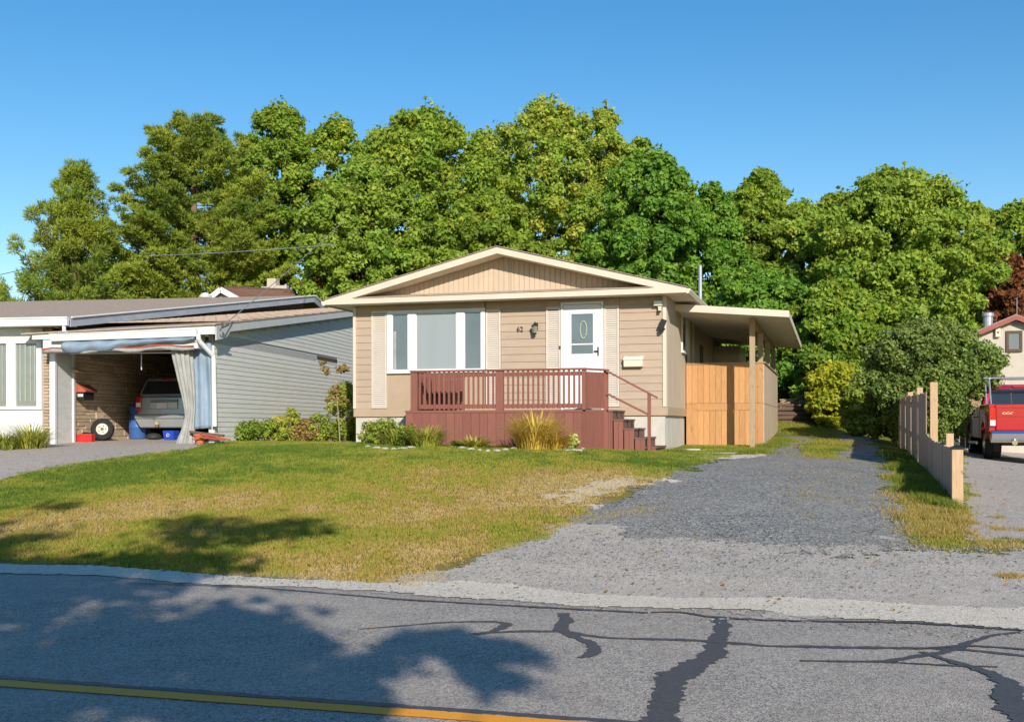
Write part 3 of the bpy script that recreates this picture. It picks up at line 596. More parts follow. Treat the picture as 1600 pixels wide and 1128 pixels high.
# right-hand side wall: ribbed sheet metal, trim board, window, door recess
b = MB(); y_ = .06
while y_ < 3.4: b.box(HW - .02, HW + .022, y_, y_ + .105, ZS, SF); y_ += .14
y_ = 4.1
while y_ < 12.9: b.box(HW - .02, HW + .022, y_, y_ + .105, WB + .02, SF); y_ += .14
b.build('ribbed_panel', M['sidepanel'], hr)['kind'] = 'stuff'
piece('side_skirt_board', M['tanpanel'], hr, HW - .02, HW + .03, .031, 3.42, WB, ZS - .002)
sy0, _ = H.hitx(1063, 520, HW); sy1, _ = H.hitx(1071, 520, HW); _, sz1 = H.hitx(1067, 493, HW); _, sz0 = H.hitx(1063, 551, HW)
b = MB(); b.box(HW, HW + .06, sy0, sy0 + .06, sz0, sz1).box(HW, HW + .06, sy1 - .06, sy1, sz0, sz1).box(HW, HW + .06, sy0 + .06, sy1 - .06, sz1 - .06, sz1).box(HW, HW + .08, sy0 + .06, sy1 - .06, sz0, sz0 + .06)
sw = b.build('side_window', M['white'], hr, .005); piece('pane', M['glassdark'], sw, HW + .015, HW + .03, sy0 + .06, sy1 - .06, sz0 + .06, sz1 - .06)
# entrance under the carport roof
piece('side_door', M['brownwood'], hr, HW - .01, HW + .035, 6.6, 7.4, WB, WB + 2.05)
for a in (3.9, 4.9): piece('trim_post', M['cream'], hr, HW, HW + .06, a, a + .12, WB, SF)
# white laundry room block projecting at the back under the roof
MB().box(HW + .03, HW + .85, 10.3, 12.9, zz(.9), SF - .45).build('rear_bay', M['stucco'], hr)
# vent pipe on the roof
vx = H.hit(1094, 440, 6)[0]
# mast
mast = MB().tube([(HW + .35, 5.2, ztop(HW + .35)), (HW + .35, 5.2, H.hit(1094, 415, 5.2)[1])], .05, 8).build('vent_pipe', M['galv'], hr)
x_, z_ = H.hit(1094, 440, 5.2); mast.location.x = x_ - (HW + .35)

# ------------------------------------------------------------ carport roof at the side
rot = Matrix.Rotation(-R(15.9), 3, 'Z')
C0 = H.world((HW + .02, 1.34, 0)); CP = Frame('lean_to_canopy', C0.x, C0.y, -R(15.9), .86)
tag(CP.root, 'cream metal lean-to canopy on wooden posts at the right side of the tan house', 'canopy'); cr = CP.root
CW = CP.hit(1233, 490, 0)[0]; zl = CP.hit(1056, 486, 0)[1]; zr = CP.hit(1233, 495.5, 0)[1]; CL = 11.5
b = MB().hexa([(0, 0, zl), (CW, 0, zr), (CW, .03, zr), (0, .03, zl), (0, 0, zl + .17), (CW, 0, zr + .15), (CW, .03, zr + .15), (0, .03, zl + .17)]); b.build('fascia', M['cream'], cr)
b = MB().hexa([(CW - .03, .031, zr), (CW, .031, zr), (CW, CL, zr), (CW - .03, CL, zr), (CW - .03, .031, zr + .15), (CW, .031, zr + .15), (CW, CL, zr + .15), (CW - .03, CL, zr + .15)]); b.build('side_fascia', M['cream'], cr)
n = 44
def zc_(x): return zl + (zr - zl) * x / CW
for i in range(n):                                        # roof pans running along the slope, each with a standing rib
    y0 = .035 + (CL - .04) * i / n; y1 = .035 + (CL - .04) * (i + 1) / n
    b = MB().hexa([(.0, y0, zl + .06), (CW - .031, y0, zr + .05), (CW - .031, y1 - .03, zr + .05), (0, y1 - .03, zl + .06), (0, y0, zl + .075), (CW - .031, y0, zr + .065), (CW - .031, y1 - .03, zr + .065), (0, y1 - .03, zl + .075)])
    b.hexa([(.0, y1 - .03, zl + .02), (CW - .031, y1 - .03, zr + .015), (CW - .031, y1, zr + .015), (0, y1, zl + .02), (0, y1 - .03, zl + .075), (CW - .031, y1 - .03, zr + .065), (CW - .031, y1, zr + .065), (0, y1, zl + .075)])
    b.build('roof_pan', M['soffit'], cr)
MB().hexa([(0, .031, zl + .08), (CW - .031, .031, zr + .07), (CW - .031, CL, zr + .07), (0, CL, zl + .08), (0, .031, zl + .16), (CW - .031, .031, zr + .14), (CW - .031, CL, zr + .14), (0, CL, zl + .16)]).build('roof_deck', M['shingle2'], cr)
pxx, _ = CP.hit(1175.7, 600, .86); zt = zc_(pxx)
bz = zt - .12
MB().hexa([(pxx - .05, .93, bz - .10), (pxx + .05, .93, bz - .10), (pxx + .05, CL - .3, bz - .10), (pxx - .05, CL - .3, bz - .10), (pxx - .05, .93, bz + .13), (pxx + .05, .93, bz + .13), (pxx + .05, CL - .3, bz + .13), (pxx - .05, CL - .3, bz + .13)]).build('beam', M['postwood'], cr)
def gl(fr, x, y): p = fr.world((x, y, 0)); return gz(p.x, p.y) - fr.o.z
MB().box(pxx - .065, pxx + .065, .79, .92, gl(CP, pxx, .85) - .1, zt - .0).build('post', M['postwood'], cr, .006)
for yy in (2.6, 5.9, 9.4):
    MB().box(pxx - .01 + .02, pxx + .13 + .02, yy, yy + .13, gl(CP, pxx, yy) - .1, bz - .10).build('post', M['postwood'], cr, .006)

# ------------------------------------------------------------ cedar screen (deck wall)
S0 = H.world((HW + .035, 3.41, 0)); SC = Frame('cedar_screen', S0.x, S0.y, -R(15.9), .92)
tag(SC.root, 'fresh orange cedar board screen enclosing the side porch under the canopy', 'fence'); sr = SC.root
SWD = SC.hit(1192.5, 640, 0)[0]; st = SC.hit(1130, 568.5, 0)[1]; sm = SC.hit(1130, 630, 0)[1]; sm2 = SC.hit(1130, 641, 0)[1]; sb = SC.hit(1130, 701, 0)[1]
rb = random.Random(4); n = 13; bw = (SWD - .0) / n
for i in range(n):
    xo = rb.uniform(-.003, .003)
    piece('upper_board', M['cedar'], sr, i * bw + .002, (i + 1) * bw - .004, -.02 + xo, 0 + xo, sm + .004, st)
piece('left_board', M['cedar'], sr, .002, bw * 1.0 - .002, -.02, 0, sb, sm - .003)
for i in range(1, n):
    xo = rb.uniform(-.003, .003)
    piece('lower_board', M['cedar'], sr, i * bw + .002, (i + 1) * bw - .004, -.02 + xo, 0 + xo, sb + .0, (sm - .003) if i == n - 1 else sm2 - .003)
piece('rail', M['cedar'], sr, bw * 1.5, SWD - bw, -.034, -.021, sm2, sm - .003)
piece('lower_hinge_board', M['cedar'], sr, bw, bw * 1.5 - .004, -.030, -.021, sb + .02, sm - .004)
piece('top_cap', M['postwood'], sr, -.0, SWD + .06, -.05, .06, st + .001, st + .03)
SL = 7.4; n2 = 52; bw2 = SL / n2; seg_g = .12
for i in range(n2):
    y0 = i * bw2; rise = (i / n2) * .10
    piece('side_board', M['cedarold'], sr, SWD, SWD + .022, y0 + .002, y0 + bw2 - .004, sm + .003, st)
    piece('side_board', M['cedarold'], sr, SWD + .002, SWD + .024, y0 + .002, y0 + bw2 - .004, sb + .05 + .25 * i / n2, sm - .02)
piece('side_rail', M['postwood'], sr, SWD + .0, SWD + .03, .0, SL, sm - .018, sm + .001)
piece('side_top_cap', M['postwood'], sr, SWD - .05, SWD + .06, .061, SL, st + .001, st + .03)
piece('porch_floor', M['postwood'], sr, .03, SWD - .02, .03, SL, sm - .30, sm - .26)
piece('corner_post', M['postor'], sr, SWD - .09, SWD - .001, .003, .09, sb - .1, st)

# ------------------------------------------------------------ red deck with stairs
D0_ = H.world((0, -2.2, 0)); DK = Frame('red_deck', D0_.x, D0_.y, -R(15.9), .85)
tag(DK.root, 'red stained wooden front deck with slatted railing and side stairs', 'deck'); dr = DK.root
A0, dtop = DK.hit(634.5, 640, 0); A1 = DK.hit(909.5, 640, 0)[0]; dtop = 1.775 - .85; gb = .0
ZR = DK.hit(780, 579.5, 0)[1]
C1 = (A1 + .36, .70)                                      # the clipped corner ends here, at the stair post
def dground(x, y): return gl(DK, x, y)
# skirt boards
n = 21; bw = (A1 - A0) / n; rb = random.Random(9)
for i in range(n):
    x0 = A0 + i * bw; g = dground(x0, 0) - .02; top = dtop - (.0 if i % 1 == 0 else 0)
    piece('skirt_plank', M['red'], dr, x0 + .003, x0 + bw - .004, -.022 + rb.uniform(-.003, .003), 0.0, g, dtop - .055)
piece('rim_joist', M['red'], dr, A0 - .01, A1 + .01, -.034, -.001, dtop - .053, dtop)
b = MB()
for i in range(15): b.box(A0 + .01, A1 - .0, .01 + i * .145, .01 + i * .145 + .135, dtop - .035, dtop + .0)
for i in range(15): b.box(A1 + .001, A1 + .33, .72 + i * .1, .72 + i * .1 + .09, dtop - .035, dtop)
b.build('deck_floor', M['reddark'], dr)['kind'] = 'stuff'
n = 15
for i in range(n): piece('side_skirt_plank', M['red'], dr, A0, A0 + .02, .02 + i * .14, .02 + i * .14 + .135, dground(A0, 1) - .02, dtop - .04)
# angled corner: planks below and above the floor
dv = Vector((C1[0] - A1, C1[1], 0)); Ld = dv.length; dvn = dv.normalized(); ang = math.atan2(dv.y, dv.x)
def angled(name, t0, t1, z0, z1, th=.022, off=0):
    o = link(name, unit(M['red']), None, dr); o.rotation_euler.z = ang
    nrm = Vector((dvn.y, -dvn.x, 0)); p = Vector((A1, 0, z0)) + dvn * t0 + nrm * off; o.location = p; o.scale = (t1 - t0, th, z1 - z0); return o
for i in range(6): angled('corner_plank', i * Ld / 6 + .002, (i + 1) * Ld / 6 - .003, dground(A1, .3) - .03, dtop - .055)
angled('corner_rim', 0, Ld, dtop - .053, dtop, .03)
for i in range(5): angled('corner_rail_plank', .09 + i * (Ld - .12) / 5 + .002, .09 + (i + 1) * (Ld - .12) / 5 - .002, dtop + .03, ZR - .04)
# railing posts, rails, balusters along the front
def post(px0, px1, z0, z1, y=-.03, d=.09):
    x0 = DK.hit(px0, 610, -.03)[0]; x1 = DK.hit(px1, 610, -.03)[0]; return piece('railing_post', M['red'], dr, x0, x1, y, y + d, z0, z1)
post(641.5, 652, dtop - .3 + .25, ZR); post(774, 786, dtop + .001, ZR); post(909, 915, dtop + .001, ZR)
xa = DK.hit(641.5, 610, -.03)[0]; xb = DK.hit(911, 610, -.03)[0]
piece('top_rail', M['red'], dr, xa - .01, xb + .05, -.06, .09, ZR + .001, ZR + .035)
piece('upper_rail', M['red'], dr, xa + .18, xb - .03, .0, .035, ZR - .12, ZR - .04)
piece('lower_rail', M['red'], dr, xa + .18, xb - .03, .0, .035, dtop + .04, dtop + .13)
x = xa + .20; pend = [(DK.hit(774, 610, -.03)[0], DK.hit(786, 610, -.03)[0])]
while x < xb - .03:
    if not (pend[0][0] - .035 < x < pend[0][1]): piece('baluster', M['red'], dr, x, x + .04, -.028, -.001, dtop + .03, ZR - .001)
    x += .112
# left-end railing that runs back to the house, closely planked, seen through the front one
for i in range(14): piece('baluster', M['red'], dr, xa + .02, xa + .05, .12 + i * .14, .12 + i * .14 + .085, dtop + .03, ZR - .04)
piece('side_top_rail', M['red'], dr, xa - .02, xa + .09, .091, 2.16, ZR + .001, ZR + .035); piece('side_lower_rail', M['red'], dr, xa + .051, xa + .08, .10, 2.15, dtop + .04, dtop + .12)
# bench back along the house side of the left half
bxe = DK.hit(728, 610, 1.1)[0]
n = 19; bx0 = xa + .12; bw = (bxe - bx0) / n
for i in range(n):
    piece('bench_back_plank', M['red'], dr, bx0 + i * bw + .004, bx0 + (i + 1) * bw - .006, 1.0, 1.025, dtop + .02, ZR - .13)
piece('bench_top', M['red'], dr, bx0, bxe, .99, 1.03, ZR - .125, ZR - .06)
piece('bench_seat', M['reddark'], dr, bx0, bxe, .55, .98, dtop + .40, dtop + .44)
# right-hand stair post and top rail on the angled corner
sp = Vector((A1, 0, 0)) + dvn * Ld
piece('stair_post', M['red'], dr, sp.x - .03, sp.x + .06, sp.y - .03, sp.y + .06, dground(sp.x, sp.y), ZR)
MB().beam((A1 - .02, .0, ZR + .018), (sp.x + .04, sp.y + .02, ZR + .018), .13, .034).build('corner_top_rail', M['red'], dr)
piece('white_threshold', M['white'], dr, dx0 + .0, dx1, 2.12, 2.18, dtop + .0, dtop + .02)
# stairs: five treads going down to the right
SY0, SY1 = .70, 2.12
rises = (dtop - (.985 - .85)) / 4
nose = [DK.hit(p, 670, SY0)[0] for p in (959, 975.5, 992.5, 1010, 1026.5)]
for i in range(5):
    zt = dtop - i * rises; x0 = (nose[i - 1] - .03 if i else sp.x + .03); x1 = nose[i]
    piece('tread', M['reddark'], dr, x0, x1 + .0, SY0 - .03, SY1, zt - .04, zt - (.0 if i else .001))
    piece('riser', M['reddark'], dr, x1 - .045, x1 - .025, SY0 + .002, SY1, (zt - rises) if i < 4 else dground(x1, 1) - .05, zt - .041)
    x = x0 + (.03 if i else 0)
    nn = 2 if i else 3; wd_ = (x1 - .02 - x) / nn
    for j in range(nn):
        piece('stair_plank', M['red'], dr, x + j * wd_ + .002, x + (j + 1) * wd_ - .003, SY0 - .02, SY0, dground(x, SY0) - .03, zt - .042)
    MB().beam((x1 - .1, SY0 + .45, zt - rises + .01), (x1 - .02, SY0 + .5, zt - .05), .01, .05).build('tread_bracket', M['dark'], dr)
nx0, nzt = DK.hit(1014.3, 615, SY0 - .05); nzb = dtop - 3.6 * rises
piece('newel_post', M['red'], dr, nx0 - .035, nx0 + .035, SY0 - .075, SY0 - .03, nzb - .25, nzt)
a = (sp.x + .03, SY0 - .05, ZR + .0); e = DK.hit(1027, 621.5, SY0 - .05)
MB().beam(a, (e[0], SY0 - .05, e[1]), .07, .04).build('hand_rail', M['red'], dr)
a2 = DK.hit(948, 615, SY0 - .05); e2 = DK.hit(1012, 647, SY0 - .05)
MB().beam((a2[0], SY0 - .05, a2[1]), (e2[0], SY0 - .05, e2[1]), .04, .045).build('stair_mid_rail', M['red'], dr)

# ============================================================ THE NEIGHBOUR ON THE LEFT
N = Frame('neighbour_house', -7.07, 26.5, -R(8.45), 1.0); nr = N.root
tag(nr, 'low grey sided house with open carport and brown shingle roof left of the tan house', 'house')
def ng(x, y): return gl(N, x, y)
XO = -3.996
_, zr0 = N.hitx(337, 519, 0); ya_, za_ = N.hitx(337, 519, 0); yb_, zb_ = N.hitx(553, 494.5, 0); kr = (zb_ - za_) / (yb_ - ya_)
def rk(y): return za_ + kr * (y - ya_)
YE = 13.5
# side wall core and its siding courses
MB().prism([(0.02, ng(0, 0) - .2), (YE, ng(0, YE) - .2), (YE, rk(YE) + .1), (.02, rk(.02) + .1)], 'x', -.12, -.004).build('side_wall', M['greyrake'], nr)
h = .116; z = ng(0, 0) + .05; i = 0
zband = N.hitx(338, 540, 0)[1]; yband = N.hitx(495, 560, 0)[0]; yband2 = N.hitx(527, 560, 0)[0]
while z < rk(YE):
    y0 = max(.03, (z + h - za_) / kr + ya_ if z + h > rk(.03) else .03)
    inb = zband < z + h * .5 < zband + .23
    if y0 < YE - .2:
        if inb: y0 = max(y0, yband2)
        o = piece('siding_board', M['greysiding'], nr, -.003, .022, y0, YE, z + .0006, z + h - .0006, 'lapx')
        if inb and i % 2 == 0: pass
    z += h; i += 1
piece('patched_strip', mat('peeling_grey_wrap', (.46, .46, .45), .7, .2, 9, (1, 1, 3)), nr, -.003, .008, .03, yband - .003, zband + .01, zband + .22)
piece('wall_gap', M['brownwood'], nr, -.003, .012, yband, yband2 - .003, zband + .10, zband + .22)
piece('loose_board', M['greyrake'], nr, -.003, .016, yband, yband2 - .003, zband + .01, zband + .095)
piece('wall_base', M['concrete'], nr, -.1, .012, .03, YE, ng(0, 3) - .3, ng(0, 0) + .05)
# rake board of the carport roof and the roof itself
ty0, tz0 = N.hitx(330, 508, .25); ty1, tz1 = N.hitx(553, 485, .25)
kt = (tz1 - tz0) / (ty1 - ty0)
def rt(y): return tz0 + kt * (y - ty0)
rd = (rt(3) - rk(3))
MB().hexa([(.0, -.42, rt(-.42) - .22), (.0, YE, rt(YE) - .20), (.24, YE, rt(YE) - .20), (.24, -.42, rt(-.42) - .22), (.0, -.42, rt(-.42) - .205), (.0, YE, rt(YE) - .185), (.24, YE, rt(YE) - .185), (.24, -.42, rt(-.42) - .205)]).build('rake_soffit', M['greyrake'], nr)
MB().prism([(-.42, rt(-.42) - .36), (.15, rt(.15) - .34), (.4, rt(.4) - .20), (YE, rt(YE) - .185), (YE, rt(YE)), (-.42, rt(-.42))], 'x', .241, .265).build('rake_board', M['greyrake'], nr)
gA = N.hit(78, 523, -.55)[1]; gB = N.hit(307, 515, -.55)[1]
MB().hexa([(-4.35, -.44, gA - .1), (.23, -.44, gB - .1), (.23, -.40, gB - .1), (-4.35, -.40, gA - .1), (-4.35, -.44, gA + .03), (.23, -.44, rt(-.42) - .01), (.23, -.40, rt(-.42) - .01), (-4.35, -.40, gA + .03)]).build('fascia', M['whitedirty'], nr)
cp = MB().hexa([(-4.6, -.5, gA + .02), (.28, -.5, rt(-.5) + .002), (.28, YE, rt(YE) + .002), (-4.6, YE, rt(YE) + .002), (-4.6, -.5, gA + .05), (.28, -.5, rt(-.5) + .03), (.28, YE, rt(YE) + .03), (-4.6, YE, rt(YE) + .03)]).build('carport_roof', M['shingle2'], nr)
b = MB()                                                  # shingle tabs along the visible edge
rr_ = random.Random(2)
for j in range(36):
    yy = -.4 + j * .38
    for q in range(12):
        x0 = .28 - (q + 1) * .33 + (j % 2) * .15
        if yy < 1.0 or x0 + .315 > .285: continue
        b.hexa([(x0, yy, rt(yy) + .031), (x0 + .315, yy, rt(yy) + .031), (x0 + .315, yy + .37, rt(yy + .37) + .031), (x0, yy + .37, rt(yy + .37) + .031), (x0, yy, rt(yy) + .046 + rr_.uniform(0, .006)), (x0 + .315, yy, rt(yy) + .046), (x0 + .315, yy + .37, rt(yy + .37) + .036), (x0, yy + .37, rt(yy + .37) + .036)])
b.build('shingles', M['shingle2'], cp)['kind'] = 'stuff'
# front gutter of the carport, header, downspout
g0 = N.hit(78, 523, -.55); g1 = N.hit(307, 515, -.55); h0 = N.hit(88, 533.5, -.55); h1 = N.hit(305, 525.5, -.55)
b = MB(); b.hexa([(g0[0], -.55, g0[1] - .16), (g1[0], -.55, g1[1] - .16), (g1[0], -.43, g1[1] - .16), (g0[0], -.43, g0[1] - .16), (g0[0], -.57, g0[1]), (g1[0], -.57, g1[1]), (g1[0], -.43, g1[1]), (g0[0], -.43, g0[1])])
b.hexa([(g0[0] - .02, -.58, g0[1] + .001), (g1[0] + .02, -.58, g1[1] + .001), (g1[0] + .02, -.55, g1[1] + .001), (g0[0] - .02, -.55, g0[1] + .001), (g0[0] - .02, -.58, g0[1] + .025), (g1[0] + .02, -.58, g1[1] + .025), (g1[0] + .02, -.55, g1[1] + .025), (g0[0] - .02, -.55, g0[1] + .025)])
b.build('gutter', M['whitedirty'], nr, .012)
MB().hexa([(XO - .1, -.40, g0[1] - .40), (-.2, -.40, g1[1] - .42), (-.2, .0, g1[1] - .42), (XO - .1, .0, g0[1] - .40), (XO - .1, -.40, g0[1] + .0), (-.2, -.40, g1[1]), (-.2, .0, g1[1] + .0), (XO - .1, .0, g0[1])]).build('header_beam', M['whitedirty'], nr)
d0 = N.hit(309, 523, -.5); d1 = N.hit(314, 535, -.4); d2 = N.hit(332, 555, -.12); d3 = N.hit(335, 666, -.12)
MB().tube([(d0[0], -.48, d0[1]), (d0[0] + .01, -.48, d0[1] - .1), (d1[0], -.42, d1[1]), (d2[0], -.12, d2[1]), (d2[0] + .02, -.10, d2[1] - .12), (d3[0], -.10, d3[1])], .055, 8).build('downspout', M['white'], nr)
# carport: left post, white inner panel, stone wall, back wall, ceiling
pa = N.hit(80, 600, -.02)[0]; pb = N.hit(88.5, 600, -.02)[0]
piece('post', M['white'], nr, pa, pb, -.09, -.0, ng(pa, 0) - .05, g0[1] - .38)
yp = N.hitx(113, 600, XO)[0]; ys = N.hitx(116, 600, XO)[0]
piece('white_panel', M['whitedirty'], nr, XO - .08, XO, .0, yp, ng(XO, 0) - .05, g0[1] - .1)
piece('corner_strip', M['white'], nr, XO - .08, XO + .03, yp + .001, ys, ng(XO, 0) - .05, g0[1] - .1)
sw_ = MB().box(XO - .25, XO - .03, ys + .002, 12.6, ng(XO, 2) - .2, g0[1] - .06).build('stone_wall', M['mortar'], nr)
rb = random.Random(12); z = ng(XO, 1) + .005; ztopw = g0[1] - .05; cnt = 0
while z < ztopw:
    hh = rb.choice([.075, .09, .11, .14, .18]); y = ys + .01
    while y < 8.2 and cnt < 290:
        L = rb.uniform(.25, .95) * (1.2 if hh < .12 else .8); 
        if hh > .15 and rb.random() < .5:
            hs_ = hh * .5; piece('stone', M['stone'], sw_, XO - .06, XO - .012 + rb.uniform(-.012, .016), y, y + L - .015, z, z + hs_ - .012)
            piece('stone', M['stone'], sw_, XO - .06, XO - .012 + rb.uniform(-.012, .016), y, y + L - .015, z + hs_, z + hh - .012); cnt += 2
        else: piece('stone', M['stone'], sw_, XO - .06, XO - .012 + rb.uniform(-.014, .018), y, y + L - .015, z, z + hh - .012); cnt += 1
        y += L
    z += hh
piece('back_wall', M['mortar'], nr, XO, -.13, 11.8, 12, ng(-2, 12) - .3, rt(12) - .25)
MB().hexa([(XO, .01, g0[1] - .12), (-.13, .01, g0[1] - .10), (-.13, 11.8, g0[1] + .3), (XO, 11.8, g0[1] + .3), (XO, .01, g0[1] - .08), (-.13, .01, g0[1] - .06), (-.13, 11.8, g0[1] + .34), (XO, 11.8, g0[1] + .34)]).build('ceiling', M['brownwood'], nr)
# letter box on the stone wall
ly, lz0 = N.hitx(119, 620, XO); ly1, _ = N.hitx(143, 620, XO); _, lzt = N.hitx(119, 603, XO); _, lzb = N.hitx(120, 626, XO)
rm = MB().prism([(XO - .01, lz0 + .12), (XO + .02, lzt + .05), (XO + .26, lz0 + .16), (XO + .24, lz0 + .12)], 'y', ly, ly1 - .15).build('letter_box_hood', M['redmail'], nr)
MB().box(XO - .01, XO + .18, ly + .03, ly1 - .20, lzb + .02, lz0 + .118).build('letter_box', M['dark'], nr, .01)
b = MB()
for j in range(5): b.box(XO + .03 + j * .03, XO + .05 + j * .03, ly + .02, ly + .029, lzb + .10, lzb + .17)
b.build('box_numerals', M['white'], nr)
py_, pz_ = N.hitx(122, 581, XO); MB().prism([(XO - .01, pz_ - .03), (XO + .22, pz_ - .02), (XO + .2, pz_ + .02), (XO - .01, pz_ + .07)], 'y', py_ - .35, py_ + .0).build('wall_bracket', M['postor'], nr)
# blue tarpaulins: the rolled one under the gutter, the hanging one at the right
def grid(fn, nu, nv, name, mt, parent, th=.006):
    V = [fn(i / nu, j / nv) for j in range(nv + 1) for i in range(nu + 1)]
    F_ = [(j * (nu + 1) + i, j * (nu + 1) + i + 1, (j + 1) * (nu + 1) + i + 1, (j + 1) * (nu + 1) + i) for j in range(nv) for i in range(nu)]
    me = bpy.data.meshes.new(name); me.from_pydata(V, [], F_); me.polygons.foreach_set('use_smooth', [True] * len(F_)); o = link(name, me, mt, parent)
    md = o.modifiers.new('thickness', 'SOLIDIFY'); md.thickness = th; return o
def rollf(u, v):
    x = g0[0] + .30 + (g1[0] - g0[0] - .35) * u; zc = (g0[1] + (g1[1] - g0[1]) * u) - .155; sag = .05 * math.sin(u * 9) + .03 * math.sin(u * 23)
    hgt = .12 + .13 * (1 - u) + .04 * math.sin(u * 5); return (x, -.46 - .10 * math.sin(v * math.pi) - .02 * math.sin(u * 31 + v * 4), zc - v * (hgt + sag * .5))
grid(rollf, 60, 10, 'blue_tarp_roll', M['tarpblue'], nr)
b = MB(); q = [(XO - .08 + (.0 - XO - .2) * i / 14, -.44 - .015 * math.sin(i * 2.1), g0[1] - .40 + .03 * math.sin(i * 1.3) + .004 * i) for i in range(15)]; b.tube(q, [.045 + .012 * math.sin(i * 1.7) for i in range(15)], 8); b.build('curtain_roll', M['tarpgrey'], nr, smooth=True)
q = [(v[0], v[1] - .02, v[2] + .06) for v in q]; MB().tube(q, .02, 6).build('curtain_pole', M['redmail'], nr)
tx0 = N.hit(299, 600, -.08)[0]; tzt = N.hit(318, 533, -.08)[1]; tzb = N.hit(318, 671, -.08)[1]
grid(lambda u, v: (tx0 + (-.02 - tx0) * u, -.08 - .025 * math.sin(u * 14 + v * 2) - .02 * math.sin(v * 6 + u * 3) + .04 * u, tzb + (tzt - tzb) * v + .04 * u * (1 - v)), 24, 24, 'blue_tarp_panel', M['tarpblue'], nr)
# bunched silver curtain tied in the middle
cxp = [(548, 284, 15), (560, 285.5, 14), (580, 289, 12.5), (600, 292, 11), (620, 295, 9), (640, 297, 7.5), (650, 297, 6.5), (662, 295, 7.5), (672, 294, 9), (684, 293, 12.5), (695, 292, 15)]
def curt(u, v):
    i = v * (len(cxp) - 1); k_ = min(int(i), len(cxp) - 2); f = i - k_; py = cxp[k_][0] * (1 - f) + cxp[k_ + 1][0] * f; pc = cxp[k_][1] * (1 - f) + cxp[k_ + 1][1] * f; pw = cxp[k_][2] * (1 - f) + cxp[k_ + 1][2] * f
    x, z_ = N.hit(pc, py, -.16); r = pw / 1750 * 26.4; a = u * 2 * math.pi; rr = 1 + .16 * math.sin(a * 9 + v * 3) + .07 * math.sin(a * 17 + v * 7)
    return (x + r * math.cos(a) * rr, -.16 + min(r, .2) * .8 * math.sin(a) * rr, z_)
o = grid(curt, 90, 26, 'curtain', M['tarpgrey'], nr, .004)
# hanging cord
hx0, hz0 = N.hit(221, 552, .2); _, hz1 = N.hit(221, 578, .2); MB().tube([(hx0, .2, hz0), (hx0, .2, hz1)], .012, 6).build('pull_cord', M['white'], nr)
MB().beam((XO + .3, .1, N.hit(150, 550, .1)[1] - .03), (N.hit(276, 551, .1)[0], .1, N.hit(276, 551, .1)[1]), .03, .03).build('curtain_track', M['white'], nr)
# living part of the house, to the left
fzt = N.hit(40, 512, 0)[1] - .3
b = MB().box(-9.5, XO - .1, .06, 12.5, ng(-6, 0) - .3, fzt + .3); b.build('front_wall', M['mortar'], nr)
zt_ = N.hit(40, 513, 0)[1]; b0 = N.hit(67, 600, 0)[0]; b1 = N.hit(80.5, 600, 0)[0]; z = ng(-5, 0)
k_ = 0
while z < zt_:
    for q in range(2):
        off = (k_ % 2) * .08; x0 = b0 + q * .14 + (0 if q == 0 else off); x1 = b0 + .135 + off if q == 0 else b1
        piece('brick', M['brick'], nr, x0, x1 - .006, .02, .065, z + .003, z + .066)
    z += .076; k_ += 1
bwz0 = N.hit(30, 640, 0)[1]; bwz1 = N.hit(30, 533, 0)[1]
piece('window_wall', M['whitedirty'], nr, -9.5, b0 - .003, -.02, .06, ng(-6, 0) - .1, bwz0)  # duller white than the frames, chosen for the wall's part shade
piece('window_head', M['whitedirty'], nr, -9.5, b0 - .003, -.02, .06, bwz1, zt_)
X = lambda p: N.hit(p, 600, -.03)[0]
b = MB()
for p0, p1 in ((11, 25.5), (58, 66)): b.box(X(p0), X(p1), -.07, .04, bwz0 + .001, bwz1 - .001)
b.box(X(25.5), X(58), -.07, .04, bwz1 - .06, bwz1 - .001).box(X(25.5), X(58), -.07, .04, bwz0 + .001, bwz0 + .08).box(X(-12), X(11), -.07, .04, bwz1 - .06, bwz1 - .001).box(X(-12), X(11), -.07, .04, bwz0 + .001, bwz0 + .08).box(X(-20), X(-12), -.07, .04, bwz0 + .001, bwz1 - .001)
bw_ = b.build('bay_window', M['white'], nr, .006)
gp_ = glass('sheer_curtain_glass', (.24, .27, .24))
piece('pane', gp_, bw_, X(25.5), X(58), -.0, .01, bwz0 + .08, bwz1 - .06); piece('pane', gp_, bw_, X(-12), X(11), -.0, .01, bwz0 + .08, bwz1 - .06)
for p in (30, 38, 46, 53): piece('curtain_fold', mat('sheer_fold', (.36, .38, .34), .8), bw_, X(p), X(p + 1.6), -.012, -.001, bwz0 + .2, bwz1 - .08)
for p in (-8, 2): piece('curtain_fold', M['tarpgrey'], bw_, X(p), X(p + 1.6), -.012, -.001, bwz0 + .2, bwz1 - .08)
# main roof: front eave, grey rake fascia climbing to the ridge, short back slope
def toN(v): return N.inv @ (v - N.o)
P0 = toN(at(109, 497.5, 26.7)); P1 = toN(at(490, 463, 39)); P2 = toN(at(519, 490, 41.5)); LV = Vector((-1, 0, 0))
EL_ = P0 + LV * 9; RL = P1 + LV * 14; BL = P2 + LV * 14
def slab(a, b_, c, d, t): up = Vector((0, 0, t)); return MB().hexa([a, b_, c, d, a + up, b_ + up, c + up, d + up])
rf = slab(P0, P1, RL, EL_, .03).build('roof', M['shingle2'], nr); slab(P1, P2, BL, RL, .03).build('back_roof_slope', M['shingle2'], nr)
def fascia(a, b_, h_, t=.03, nm='rake_fascia', mt=M['greymetal']):
    n_ = (b_ - a).cross(Vector((0, 0, 1))).normalized() * t; dn = Vector((0, 0, -h_)); e = Vector((0, 0, -.001))
    return MB().hexa([a + dn, b_ + dn, b_ + dn + n_, a + dn + n_, a + e, b_ + e, b_ + e + n_, a + e + n_]).build(nm, mt, nr)
